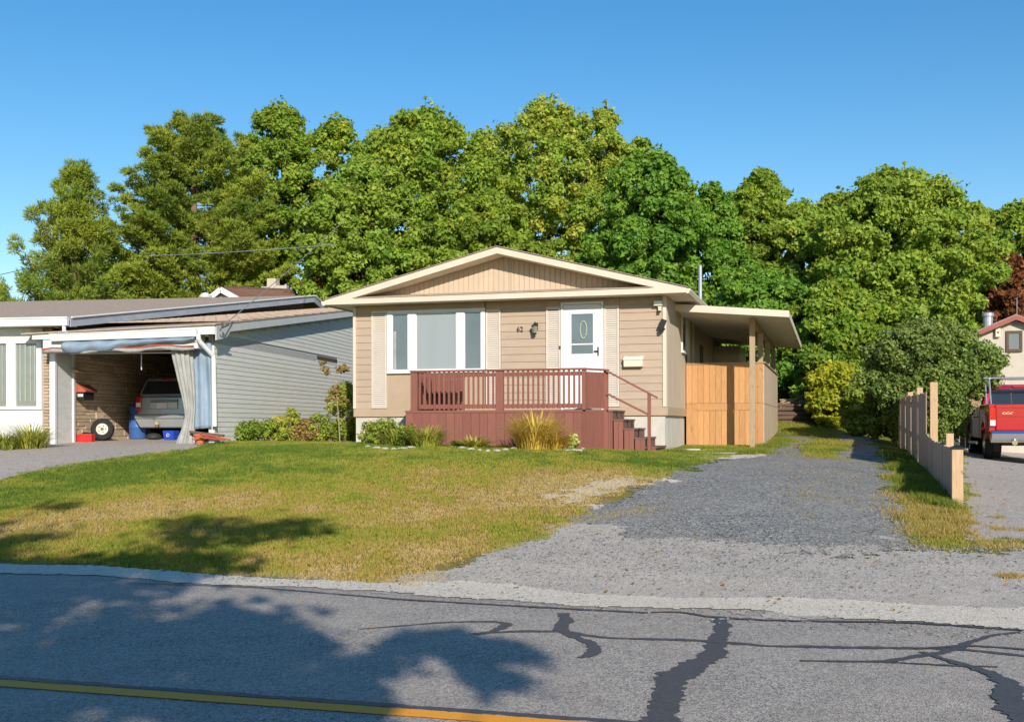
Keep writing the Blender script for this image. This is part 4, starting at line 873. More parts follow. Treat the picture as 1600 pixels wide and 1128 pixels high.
fascia(P0, P1, .20); fascia(P1, P2, .20)
fascia(P0 + Vector((.03, 0, .045)), P1 + Vector((.03, 0, .045)), .035, .05, 'white_drip_edge', M['white']); fascia(P1 + Vector((.03, 0, .045)), P2 + Vector((.03, 0, .045)), .035, .05, 'white_drip_edge', M['white'])
MB().hexa([P0 + Vector((-.35, .3, -.5)), P1 + Vector((-.35, 0, -1.2)), P1 + Vector((-.45, 0, -1.2)), P0 + Vector((-.45, .3, -.5)), P0 + Vector((-.35, .3, -.03)), P1 + Vector((-.35, 0, -.03)), P1 + Vector((-.45, 0, -.03)), P0 + Vector((-.45, .3, -.03))]).build('gable_end_wall', M['brownwood'], nr)  # stone wall coloured dark brown for the shade under the upper roof
eg = P0 + Vector((0, -.12, .02)); b = MB().box(eg.x - 7, eg.x, eg.y - .02, eg.y + .10, eg.z - .20, eg.z); b.box(eg.x - 7, eg.x + .02, eg.y - .045, eg.y - .02, eg.z - .03, eg.z + .01); b.build('eave_gutter', M['white'], nr, .012)
MB().box(eg.x - 7, eg.x - .02, eg.y + .11, .03, eg.z - .2, eg.z - .17).build('eave_soffit', M['whitedirty'], nr)
e1 = N.hit(103, 522, -.4); MB().tube([(eg.x - .10, eg.y + .04, eg.z - .18), (eg.x - .10, eg.y + .04, eg.z - .33), (eg.x + .02, -.45, e1[1] + .03)], .045, 8).build('roof_downspout', M['white'], nr)
# service drop insulator and the wires
iy, iz = N.hitx(347, 512, .40); MB().tube([(.35, iy, iz - .06), (.42, iy - .03, iz), (.42, iy - .03, iz + .12)], .025, 6).tube([(.42, iy - .03, iz), (.48, iy + .2, iz + .08)], .02, 6).build('insulator', M['brownwood'], nr)
wA = N.world((.44, iy, iz + .06))
def wire(name, a, b_, sag, r, mt, label, n=24):
    a = Vector(a); b_ = Vector(b_); q = [a.lerp(b_, i / n) - Vector((0, 0, sag * 4 * (i / n) * (1 - i / n))) for i in range(n + 1)]
    o = MB().tube([p - a for p in q], r, 5).build(name, mt, None); o.location = a; tag(o, label, 'wire', 'overhead wires'); return o
wire('overhead_wire', wA, at(560, 322, 47), .1, .012, mat('grey_wire', (.25, .25, .25), .6), 'grey service wire rising from the carport roof edge towards the trees')
wire('overhead_wire', at(225, 400, 44), at(525, 382, 42), .05, .012, M['galv'], 'pale thin wire crossing in front of the pines above the grey house roof')
wire('overhead_wire', at(-40, 437, 42), at(40, 420, 44), .02, .012, M['dark'], 'short dark wire at the left edge of the photo beside the pine')
# goods standing in and before the carport
def onN(px, y, dx=0): x = N.hit(px, 600, y)[0]; p = N.world((x + dx, y, 0)); p.z = gz(p.x, p.y) + .012; return p
p = onN(134, 1.0); tb = empty('toolbox', p.x, p.y, p.z, -R(8)); tag(tb, 'red metal toolbox on the carport floor beside the wheel', 'toolbox')
MB().box(-.20, .20, -.10, .10, 0, .13).build('box_body', M['redp'], tb, .01); MB().prism([(-.10, .132), (.10, .132), (.06, .19), (-.06, .19)], 'x', -.205, .205).build('lid', M['redp'], tb, .006); MB().tube([(-.08, 0, .19), (-.07, 0, .23), (.07, 0, .23), (.08, 0, .19)], .01, 6).build('handle', M['dark'], tb)
p = onN(160, 1.55); wh = empty('spare_wheel', p.x, p.y, p.z, R(12)); tag(wh, 'black tyre on a cream steel rim leaning against the stone wall', 'wheel')
def wheel(parent, R0=.28, W_=.2, rim=M['cream'], nm=('tyre', 'rim'), c=(0, 0, 0), axis='y', rimr=.55):
    ty = MB().lathe([(R0 * rimr, -W_ * .40), (R0 * .86, -W_ / 2), (R0 * .97, -W_ * .42), (R0, -W_ * .2), (R0, W_ * .2), (R0 * .97, W_ * .42), (R0 * .86, W_ / 2), (R0 * rimr, W_ * .40)], 32, c, axis).build(nm[0], M['rubber'], parent, smooth=True)
    ri = MB().lathe([(R0 * rimr, -W_ * .42), (R0 * (rimr - .06), -W_ * .46), (R0 * (rimr - .12), -W_ * .3), (R0 * .2, -W_ * .36), (R0 * .16, -W_ * .42), (R0 * .02, -W_ * .42), (R0 * .02, W_ * .3), (R0 * rimr, W_ * .38)], 24, c, axis).build(nm[1], rim, parent)
    return ty, ri
ty, ri = wheel(wh, .285, .19, rimr=.52)
hb = MB()
for a in range(5): t = a * 2 * math.pi / 5; hb.lathe([(.02, -.085), (.02, -.075)], 8, (.085 * math.cos(t), 0, .085 * math.sin(t)), 'y')
hb.lathe([(.045, -.088), (.045, -.07)], 12, (0, 0, 0), 'y'); hb.build('hub', M['dark'], wh)
for c_ in wh.children: c_.location.z = .285; c_.rotation_euler.x = -R(12)
p = onN(215, 3.1); br = empty('plastic_barrel', p.x, p.y, p.z); tag(br, 'tall blue plastic barrel between the stone wall and the silver car', 'barrel')
MB().lathe([(.20, 0), (.22, .03), (.225, .3), (.235, .32), (.225, .34), (.22, .6), (.235, .62), (.22, .64), (.215, .82), (.205, .86), (.18, .87), (.18, .84)], 28).build('drum', M['bluep'], br, smooth=True)
MB().box(-.20, -.13, -.25, -.22, .62, .66).box(-.20, -.18, -.25, -.22, .50, .66).box(-.13, -.11, -.25, -.22, .46, .68).build('grip', M['dark'], br)
p = onN(267, 2.3); bb = empty('recycling_bin', p.x, p.y, p.z, -R(20)); tag(bb, 'small bright blue recycling bin on the floor under the rear of the silver car', 'bin')
MB().hexa([(-.14, -.1, 0), (.14, -.1, 0), (.14, .1, 0), (-.14, .1, 0), (-.17, -.13, .24), (.17, -.13, .24), (.17, .13, .24), (-.17, .13, .24)]).build('tub', M['bluebin'], bb, .01)
b = MB()
for a in range(3):
    t = a * 2.094 + .5; t2 = t + 1.6; b.beam((.05 * math.cos(t), -.126, .125 + .05 * math.sin(t)), (.05 * math.cos(t2), -.126, .125 + .05 * math.sin(t2)), .02, .012)
b.build('white_emblem', M['white'], bb)
p = onN(240, 2.6); bag = MB().lathe([(.02, .0), (.20, .02), (.22, .08), (.14, .15), (.03, .17)], 14).build('black_bag', M['plastic'], None, smooth=True); bag.location = p; tag(bag, 'low black bag on the floor under the car bumper', 'bag')
p = onN(312, -.6); fp_ = empty('flower_pot', p.x, p.y, p.z - .01); tag(fp_, 'terracotta flower pot beside the silver curtain', 'flower pot')
MB().lathe([(.09, 0), (.13, .2), (.15, .2), (.15, .25), (.125, .25), (.11, .05), (.01, .05)], 20).build('pot', M['terracotta'], fp_, smooth=False)
p = onN(320, -.25); pk = MB().beam((-.35, 0, .28), (.42, .1, .18), .25, .05).build('loose_plank', M['log'], None); pk.location = p; tag(pk, 'dark weathered plank lying under the blue tarp panel', 'plank')
for i, (px_, yy, an) in enumerate([(322, -.7, .3), (332, -.5, .1), (341, -.6, -.25), (330, -.8, .6)]):
    p = onN(px_, yy); s_ = MB().tube([(-.3, 0, .12 + .05 * i), (0, .03, .15), (.3, 0, .10)], .02, 6).build('garden_stake', M['redmail'], None); s_.location = p; s_.rotation_euler.z = an; tag(s_, ['rusty red stick nearest the flower pot', 'rusty red stick lying under the tip of the dark plank', 'rightmost rusty red stick before the bronze shrub', 'rusty red stick lying in front of the others by the flower pot'][i], 'stick', 'rusty sticks beside the flower pot')

# ------------------------------------------------------------ the silver car in the carport
p = N.world((0, 0, 0)); sx_ = N.hit(253.5, 640, 2.72)[0]; p = N.world((sx_, 2.72, 0)); cz0 = gz(p.x, p.y) + .012
SV = empty('parked_suv', p.x, p.y, cz0, -R(8.45)); tag(SV, 'silver sport utility car parked nose-in inside the carport', 'car')
def car_body(prof, wf, parent, name, mt, bevel=.04):
    n_ = len(prof); V = [(-wf(y_, z_), y_, z_) for y_, z_ in prof] + [(wf(y_, z_), y_, z_) for y_, z_ in prof]
    F_ = [tuple(range(n_)), tuple(reversed(range(n_, 2 * n_)))] + [(i, i + n_, (i + 1) % n_ + n_, (i + 1) % n_) for i in range(n_)]
    b_ = MB().add(V, F_); return b_.build(name, mt, parent, bevel, seg=3)
HWd = .735
car_body([(.04, .50), (.03, .62), (.06, 1.14), (4.3, 1.02), (4.45, .75), (4.4, .4), (4.0, .3), (.2, .3)], lambda y_, z_: HWd - (.02 if z_ > .9 else 0), SV, 'body', M['silver'], .05)
car_body([(.07, 1.141), (.30, 1.62), (.55, 1.675), (2.6, 1.66), (3.45, 1.08)], lambda y_, z_: HWd - .03 if z_ < 1.2 else .58, SV, 'cabin', M['silver'], .05)
def slant(px0, px1, z0, z1, t, nm, mt, par, tap=0):     # thin panel lying on the raked tailgate glass area
    ya = .07 + (z0 - 1.141) * .48 - t; yb = .07 + (z1 - 1.141) * .48 - t
    return MB().hexa([(px0, ya, z0), (px1, ya, z0), (px1, ya + .02, z0), (px0, ya + .02, z0), (px0 + tap, yb, z1), (px1 - tap, yb, z1), (px1 - tap, yb + .02, z1), (px0 + tap, yb + .02, z1)]).build(nm, mt, par, .01)
slant(-.62, .62, 1.19, 1.55, .025, 'rear_window', M['glassdark'], SV, .09)
slant(-.13, .13, 1.575, 1.62, .03, 'brake_light', M['lampred'], SV, .01)
for s_ in (-1, 1):
    tl = MB().box(min(s_ * .60, s_ * .745), max(s_ * .60, s_ * .745), .01, .16, .74, 1.14).build('tail_light', M['lampred'], SV, .02)
    MB().box(min(s_ * .61, s_ * .74), max(s_ * .61, s_ * .74), .0, .03, .86, .97).build('reversing_lens', M['lampwhite'], tl)
MB().box(-.76, .76, -.06, .3, .54, .665).build('rear_bumper', M['silver'], SV, .03); MB().hexa([(-.62, -.02, .31), (.62, -.02, .31), (.62, .3, .31), (-.62, .3, .31), (-.755, -.055, .538), (.755, -.055, .538), (.755, .3, .538), (-.755, .3, .538)]).build('lower_bumper', M['cargrey'], SV, .03)
MB().box(-.34, .42, .008, .05, 1.0, 1.06).build('tailgate_handle', M['cargrey'], SV, .01); MB().box(-.36, .42, .012, .05, .80, .99).build('plate_recess', M['silver'], SV, .015)
MB().box(-.15, .15, -.002, .01, .82, .965).build('number_plate', M['white'], SV, .003)
MB().tube([(-.09, -.14, .36), (-.09, .1, .36)], .03, 8).lathe([(.02, .36), (.06, .39), (.06, .43), (.02, .47)], 12, (-.09, -.14, 0)).build('tow_ball', M['postor'], SV)
for sx in (-.66, .66):
    for sy in (.75, 3.6):
        w_ = empty('wheel', sx, sy, .33); w_.parent = SV; wheel(w_, .33, .2, M['galv'], axis='x')
for s_ in (-.52, .52): MB().tube([(s_, .6, 1.68), (s_, .7, 1.72), (s_, 2.4, 1.71), (s_, 2.5, 1.67)], .02, 6).build('roof_rail', M['cargrey'], SV)

# ============================================================ THE RIGHT-HAND SIDE: fence, garage, truck
F0_ = gp(1495, 795); f0 = Vector((5.88, 14.8)); f1 = Vector((10.66, 31.0)); 
fd = (f1 - f0); FLn = fd.length; fdir = fd.normalized(); frot = math.atan2(fdir.y, fdir.x)
FR = empty('board_fence', f0.x, f0.y, gz(*f0), frot); tag(FR, 'grey brown board fence, low near the road and stepping up to tall panels', 'fence')
def fz(s): return gz(f0.x + fdir.x * s, f0.y + fdir.y * s) - FR.location.z
rb = random.Random(6)
z1n = 1.12 - FR.location.z; st1 = 5.55
nlow = 20
for i in range(nlow):
    s0 = .12 + (st1 - .12) * i / nlow; s1 = .12 + (st1 - .12) * (i + 1) / nlow; tt = z1n + .10 * (i / nlow) ** 1.5 + rb.uniform(-.012, .012) + (.05 * max(0, (i - 13) / 6))
    piece('fence_board', M['fence'], FR, s0 + .004, s1 - .006, -.01 + rb.uniform(-.004, .004), .012, fz(s0) - .05, tt)
nt_ = 40; s = st1; pan = 0
for i in range(nt_):
    wd_ = .262; g = 0
    if i % 8 == 7: g = .09
    if i % 8 == 0 and i: piece('sunlit_edge_strip', M['cedarold'], FR, s - .06, s - .03, .013, .050, fz(s) + .12, 1.98 - FR.location.z)  # added pale strip in place of sunlit board edges between panels
    tt = 2.02 - FR.location.z + .14 * i / nt_ + rb.uniform(-.015, .015) + (-.10 + .0 if i == nt_ - 1 else 0)
    piece('fence_board', M['fence'], FR, s + .003, s + wd_ - .004, -.01 + rb.uniform(-.004, .004), .012, fz(s) - .05, tt); s += wd_ + .013 + g
SF_ = s
for a0, a1, hz in ((.1, st1, .25), (.1, st1, .62), (st1, SF_, .5), (st1, SF_, 1.15)):
    MB().hexa([(a0, -.05, fz(a0) + hz), (a1, -.05, fz(a1) + hz - (.15 if hz < 1 and a0 < 1 else 0)), (a1, -.011, fz(a1) + hz - (.15 if hz < 1 and a0 < 1 else 0)), (a0, -.011, fz(a0) + hz), (a0, -.05, fz(a0) + hz + .08), (a1, -.05, fz(a1) + hz + .08 - (.15 if hz < 1 and a0 < 1 else 0)), (a1, -.011, fz(a1) + hz + .08 - (.15 if hz < 1 and a0 < 1 else 0)), (a0, -.011, fz(a0) + hz + .08)]).build('fence_rail', M['fence'], FR)
ps = MB().box(-.07, .07, -.07, .07, fz(0) - .1, z1n + .0).build('fence_post', M['postor'], FR, .006)
MB().add([(-.085, -.085, z1n + .001), (.085, -.085, z1n + .001), (.085, .085, z1n + .001), (-.085, .085, z1n + .001), (-.085, -.085, z1n + .025), (.085, -.085, z1n + .025), (.085, .085, z1n + .025), (-.085, .085, z1n + .025), (0, 0, z1n + .06)], [(0, 3, 2, 1), (0, 1, 5, 4), (1, 2, 6, 5), (2, 3, 7, 6), (3, 0, 4, 7), (4, 5, 8), (5, 6, 8), (6, 7, 8), (7, 4, 8)]).build('post_cap', M['dark'], ps)
MB().box(2.25, 2.37, -.16, -.052, fz(2) - .1, z1n + .19).build('fence_post', M['postor'], FR, .006)
MB().box(st1 - .10, st1 + .03, -.18, -.052, fz(st1) - .1, 2.20 - FR.location.z).build('fence_post', M['postor'], FR, .006)
for s in (st1 + 3.6, st1 + 7): MB().box(s, s + .12, -.17, -.052, fz(s) - .1, 2.22 - FR.location.z).build('fence_post', M['postor'], FR, .006)

# garage with red roof edges
g0w = at(1503, 700, 36); G = Frame('garage', g0w.x, g0w.y, -R(12), .40); tag(G.root, 'cream stucco garage with red roof edge and one small brown framed window', 'garage'); gr = G.root
gpx, gpz = G.hit(1588, 492, -.3); gex, gez = G.hit(1499, 530, -.3); GW = gpx * 2; sl_ = (gpz - gez) / (gpx - gex); xe2 = gpx + (gpx - gex)
MB().prism([(0, -.2), (GW, -.2), (GW, gez + .08), (gpx, gpz - .15), (0, gez + .08)], 'y', 0, 8).build('wall', M['stucco'], gr)
for s_ in (-1, 1):
    xe = gex if s_ < 0 else xe2
    b = MB().hexa([(xe, -.3, gez), (gpx, -.3, gpz), (gpx, 8.3, gpz), (xe, 8.3, gez), (xe, -.3, gez + .03), (gpx, -.3, gpz + .03), (gpx, 8.3, gpz + .03), (xe, 8.3, gez + .03)]); b.build('roof', M['shingle'], gr)
    MB().prism([(xe, gez - .002), (gpx, gpz - .002), (gpx, gpz - .15), (xe, gez - .13)], 'y', -.302, -.27).build('barge_board', M['redroof'], gr)
wx_ = G.rect(1571.5, 517, 1597, 550, 0)
b = MB().box(wx_[0], wx_[0] + .08, -.06, .01, wx_[2], wx_[3]).box(wx_[1] - .08, wx_[1], -.06, .01, wx_[2], wx_[3]).box(wx_[0] + .08, wx_[1] - .08, -.06, .01, wx_[3] - .08, wx_[3]).box(wx_[0] + .08, wx_[1] - .08, -.07, .01, wx_[2], wx_[2] + .09)
gwn = b.build('window', M['brownwood'], gr); piece('pane', M['glass'], gwn, wx_[0] + .08, wx_[1] - .08, -.03, -.001, wx_[2] + .09, wx_[3] - .08)
q = G.rect(1554, 513, 1562, 527, 0); bx = MB().box(q[0], q[1], -.14, -.001, q[2], q[3]).build('nest_box', M['cream'], gr, .01); MB().lathe([(.03, -.146), (.03, -.141)], 10, ((q[0] + q[1]) / 2, 0, (q[2] + q[3]) / 2), 'y').build('hole', M['dark'], bx)
q = G.rect(1583, 501, 1592, 509, 0); MB().prism([(q[0], q[2]), (q[1], q[2]), (q[1], q[3] - .05), ((q[0] + q[1]) / 2, q[3] + .03), (q[0], q[3] - .05)], 'y', -.03, -.001).build('gable_vent', M['greymetal'], gr)
cx_, cz_ = G.hit(1543.5, 500, 2.2); _, ct_ = G.hit(1543.5, 489, 2.2)
MB().lathe([(.16, cz_ - .6), (.16, ct_ - .12), (.20, ct_ - .12), (.20, ct_ - .02), (.14, ct_ + .01)], 16, (cx_, 2.2, 0)).build('roof_flue', M['galv'], gr)
a1 = G.hit(1589, 492, 0); MB().tube([(a1[0], 0, a1[1]), (a1[0], 0, a1[1] + .55)], .014, 6).build('mast', M['galv'], gr)
gd = at(1560, 700, 35.7); b = MB()
# lower cream wall joining garage and fence, orange-brown gate beside it
w0 = at(1474, 700, 34.0); w1 = at(1506, 700, 35.2)
lw = MB().hexa([(0, 0, -.3), (w1.x - w0.x, w1.y - w0.y, -.3), (w1.x - w0.x, w1.y - w0.y + .15, -.3), (0, .15, -.3), (0, 0, 1.65), (w1.x - w0.x, w1.y - w0.y, 1.65), (w1.x - w0.x, w1.y - w0.y + .15, 1.65), (0, .15, 1.65)]).build('garden_wall', M['stucco'], None); lw.location = (w0.x, w0.y, gz(w0.x, w0.y)); tag(lw, 'low cream stucco wall behind the bush left of the garage', 'wall')
gt0 = at(1500, 640, 33.2); gt = empty('gate', gt0.x, gt0.y, gz(gt0.x, gt0.y), -R(12)); tag(gt, 'orange brown board gate beside the garage, half hidden by the pickup cab', 'gate')
for i in range(7): piece('gate_board', M['postor'], gt, i * .15, i * .15 + .142, 0, .03, .1, 1.95 + .02 * (i % 2))
piece('gate_rail', M['postor'], gt, 0, 1.05, -.03, -.001, 1.5, 1.6)

# pickup truck
TK = empty('pickup_truck', 11.92, 28.0, .43, -R(16.5)); tag(TK, 'red pickup truck with chrome bumper and silver ladder rack, parked facing away', 'truck'); TK.location.z = gz(12.6, 29.5) + .01
def tb_(prof, x0, x1, nm, mt, bev=.03, tum=0, par=None):
    b_ = MB(); n_ = len(prof); V = [(x0 + tum * max(0, z_ - 1.3), y_, z_) for y_, z_ in prof] + [(x1 - tum * max(0, z_ - 1.3), y_, z_) for y_, z_ in prof]
    F_ = [tuple(range(n_)), tuple(reversed(range(n_, 2 * n_)))] + [(i, i + n_, (i + 1) % n_ + n_, (i + 1) % n_) for i in range(n_)]
    return b_.add(V, F_).build(nm, mt, par or TK, bev, seg=3)
def arch(cy, r, n_=10): return [(cy + r * math.cos(math.pi - math.pi * i / n_), .52 + r * .9 * math.sin(math.pi * i / n_)) for i in range(n_ + 1)]
RD = M['truckred']
side = [(.03, .62)] + arch(1.25, .50) + [(2.0, .52), (2.0, 1.42), (.03, 1.40)]
for x0, x1 in ((0, .16), (1.84, 2.0)): tb_(side, x0, x1, 'bed_side', RD, .02)
piece('bed_floor', M['plastic'], TK, .161, 1.839, .1, 2.0, .62, .70)
tg = MB().box(.163, 1.837, -.01, .06, .745, 1.39).build('tailgate', RD, TK, .02)
MB().box(.163, 1.837, -.022, -.008, 1.30, 1.385).box(.20, 1.80, -.018, -.009, 1.07, 1.10).build('tailgate_rib', RD, tg, .005)
# chrome script badge
b = MB(); 
for j, (xa_, za1, xb_, zb1) in enumerate([(.30, 1.16, .36, 1.20), (.36, 1.20, .40, 1.17), (.40, 1.17, .45, 1.205), (.45, 1.205, .48, 1.17), (.48, 1.17, .56, 1.20), (.32, 1.15, .54, 1.155)]): b.beam((xa_, -.022, za1), (xb_, -.022, zb1), .012, .014)
b.build('badge', M['chrome'], tg)
tl = MB().box(.0, .161, -.03, .10, .84, 1.33).build('tail_light', M['lampred'], TK, .02); MB().box(.03, .15, -.036, -.02, .86, 1.0).build('reversing_lens', M['lampwhite'], tl, .004)
MB().box(1.839, 2.0, -.03, .10, .84, 1.33).build('tail_light', M['lampred'], TK, .02)
b = MB().prism([(-.20, .74), (-.24, .66), (-.22, .50), (-.10, .44), (.05, .46), (.05, .74)], 'x', .02, 1.98); b.build('rear_bumper', M['chrome'], TK, .03)
MB().box(.80, 1.20, -.245, -.2, .50, .66).build('number_plate', M['white'], TK, .004)
MB().lathe([(.065, -.30), (.065, .3), (.05, .3), (.05, -.29)], 16, (.56, 0, .44), 'y').build('exhaust_tip', M['chrome'], TK); MB().lathe([(.048, -.28), (.048, -.27)], 16, (.56, 0, .44), 'y').build('exhaust_bore', M['dark'], TK)
piece('chassis', M['dark'], TK, .35, 1.65, .1, 5.3, .36, .60)
cab = tb_([(2.03, .52), (3.85, .52), (4.1, .56)] + arch(4.75, .50) + [(5.45, .55), (5.75, .6), (5.78, 1.0), (5.6, 1.2), (4.25, 1.32), (2.03, 1.33)], 0, 2.0, 'cab', RD, .04)
top = tb_([(2.08, 1.335), (2.22, 1.88), (2.45, 1.96), (3.5, 1.95), (4.25, 1.33)], .05, 1.95, 'cab_roof', RD, .05, .28)
def cw(z_, y_): return .05 + .28 * max(0, z_ - 1.3)
ya, yb = 2.08 + (1.40 - 1.335) * .257, 2.08 + (1.84 - 1.335) * .257
MB().hexa([(.24, ya - .03, 1.40), (1.76, ya - .03, 1.40), (1.76, ya, 1.40), (.24, ya, 1.40), (.34, yb - .03, 1.84), (1.66, yb - .03, 1.84), (1.66, yb, 1.84), (.34, yb, 1.84)]).build('rear_window', M['glassdark'], TK)
for a, c_ in ((.78, .81), (1.19, 1.22)): MB().hexa([(a, ya - .04, 1.41), (c_, ya - .04, 1.41), (c_, ya - .031, 1.41), (a, ya - .031, 1.41), (a, yb - .04, 1.83), (c_, yb - .04, 1.83), (c_, yb - .031, 1.83), (a, yb - .031, 1.83)]).build('window_divider', M['dark'], TK)
MB().box(.85, 1.15, 2.2, 2.24, 1.885, 1.925).build('cab_brake_light', M['lampred'], TK)
for x0, s_ in ((0, -1), (2.0, 1)):
    z0, z1 = 1.37, 1.84; o0 = .05 + .28 * (z0 - 1.3); o1 = .05 + .28 * (z1 - 1.3)
    xa0 = (o0 - .012) if s_ < 0 else 2 - o0 + .012; xa1 = (o1 - .012) if s_ < 0 else 2 - o1 + .012
    for (q0, q1, r0, r1) in ((2.28, 3.05, 2.36, 3.02), (3.10, 4.05, 3.08, 3.60)):
        MB().hexa([(xa0, q0, z0), (xa0, q1, z0), (xa0 - s_ * -.01, q1, z0), (xa0 - s_ * -.01, q0, z0), (xa1, r0, z1), (xa1, r1, z1), (xa1 - s_ * -.01, r1, z1), (xa1 - s_ * -.01, r0, z1)]).build('side_window', M['glassdark'], TK)
    m_ = MB().box(min(x0 + s_ * .10, x0 + s_ * .34), max(x0 + s_ * .10, x0 + s_ * .34), 3.85, 3.97, 1.32, 1.54).box(min(x0 - s_ * .05, x0 + s_ * .1), max(x0 - s_ * .05, x0 + s_ * .1), 3.88, 3.94, 1.36, 1.42).build('side_mirror', M['plastic'], TK, .02)
    MB().box(min(x0 + s_ * .12, x0 + s_ * .32), max(x0 + s_ * .12, x0 + s_ * .32), 3.842, 3.85, 1.34, 1.52).build('mirror_glass', M['chrome'], m_)
    for yy in (2.45, 3.2): MB().box(min(x0, x0 + s_ * .03), max(x0, x0 + s_ * .03), yy, yy + .16, 1.08, 1.12).build('door_handle', RD, TK, .006)
    b = MB()
    for yy in (2.06, 3.12): b.box(min(x0 - s_ * .002, x0 + s_ * .002), max(x0 - s_ * .002, x0 + s_ * .002), yy, yy + .012, .60, 1.31)
    b.build('door_seam', M['dark'], TK)
    MB().tube([(x0 + s_ * .04, 2.15, .40), (x0 + s_ * .04, 4.0, .40)], .045, 8).build('side_step', M['chrome'], TK)
    for yy in (1.25, 4.75):
        w_ = empty('wheel', x0 - s_ * .15, yy, .40); w_.parent = TK; wheel(w_, .40, .27, M['chrome'], axis='x', rimr=.62)
        ah = MB().lathe([(.46, -.1), (.46, .1)], 20, (x0 - s_ * .3, yy, .47), 'x').build('wheel_well', M['dark'], TK)
# silver ladder rack over the bed and cab
rk_ = empty('ladder_rack', .0, 0, 0); rk_.parent = TK
b = MB()
for x0 in (.08, 1.92): b.tube([(x0, .25, 1.40), (x0, .62, 2.06)], .022, 6).tube([(x0, 1.15, 1.40), (x0, 1.5, 2.1)], .022, 6).tube([(x0, .5, 2.06), (x0, 3.6, 2.14)], .026, 6)
for yy, zz_ in ((.62, 2.07), (1.5, 2.1), (3.4, 2.13)): b.tube([(-.05, yy, zz_), (2.05, yy, zz_)], .024, 6)
b.build('rack_tube', M['galv'], rk_)

# ============================================================ FAR HOUSE BEHIND THE CARPORT
B0 = at(325, 470, 43.5); FH = Frame('far_house', B0.x, B0.y, -R(12), 2.2); tag(FH.root, 'distant house with white trimmed gable and rusty brown shingle roof', 'house'); fr_ = FH.root
ex, ez = FH.hit(325, 467, 0); px_, pz_ = FH.hit(345, 451, 0); rx, rz = FH.hit(376, 468, 0); ex2, ez2 = FH.hit(462, 458.5, 3)
MB().prism([(ex + .1, 0), (rx - .1, 0), (rx - .1, rz), (px_, pz_ - .05), (ex + .1, ez)], 'y', .2, 6).build('wall', M['stucco'], fr_)
MB().box(rx - .1, ex2 - .2, 1.5, 7, 0, ez2 - .35).build('wing_wall', M['brick'], fr_)
for a, c_ in (((ex, ez), (px_, pz_)), ((px_, pz_), (rx, rz))):
    MB().hexa([(a[0], 0, a[1]), (c_[0], 0, c_[1]), (c_[0], 7, c_[1]), (a[0], 7, a[1]), (a[0], 0, a[1] + .08), (c_[0], 0, c_[1] + .08), (c_[0], 7, c_[1] + .08), (a[0], 7, a[1] + .08)]).build('roof', mat('rusty_shingle', (.26, .13, .09), .9, .3, 5), fr_)
    MB().beam((a[0], -.03, a[1] - .04), (c_[0], -.03, c_[1] - .04), .05, .20, (0, 0, 1)).build('barge_board', M['white'], fr_)
k1 = FH.hit(376, 468, 1); k2 = FH.hit(465, 468, 1); k3 = FH.hit(458, 457.5, 4.5); k4 = FH.hit(352, 452.5, 4.5)
rf2 = MB().hexa([(k1[0], 1, k1[1] - .2), (k2[0], 1, k2[1] - .2), (k3[0], 4.5, k3[1]), (k4[0], 4.5, k4[1]), (k1[0], 1, k1[1] - .1), (k2[0], 1, k2[1] - .1), (k3[0], 4.5, k3[1] + .08), (k4[0], 4.5, k4[1] + .08)]).build('wing_roof', bpy.data.materials['rusty_shingle'], fr_)
MB().beam((k4[0], 4.45, k4[1] + .1), (k3[0], 4.45, k3[1] + .1), .1, .10).build('ridge_cap', M['brownwood'], fr_)
for pp, ww_, hh_ in ((415, .16, .0), (425.5, .20, .35), (439, .3, .05)):
    q = FH.hit(pp, 452, 4.6); MB().box(q[0] - ww_, q[0] + ww_, 4.5, 4.9, q[1] - .3, q[1] + .1 + hh_).build('chimney', M['stucco'], fr_)
q = FH.hit(321, 460, -.5); MB().lathe([(.02, 0), (.22, .02), (.24, .10), (.1, .2), (.02, .22)], 12, (q[0], -.5, q[1] - .15)).tube([(q[0], -.5, q[1] - .7), (q[0], -.5, q[1] - .1)], .05, 6).build('satellite_dish', M['whitedirty'], fr_)

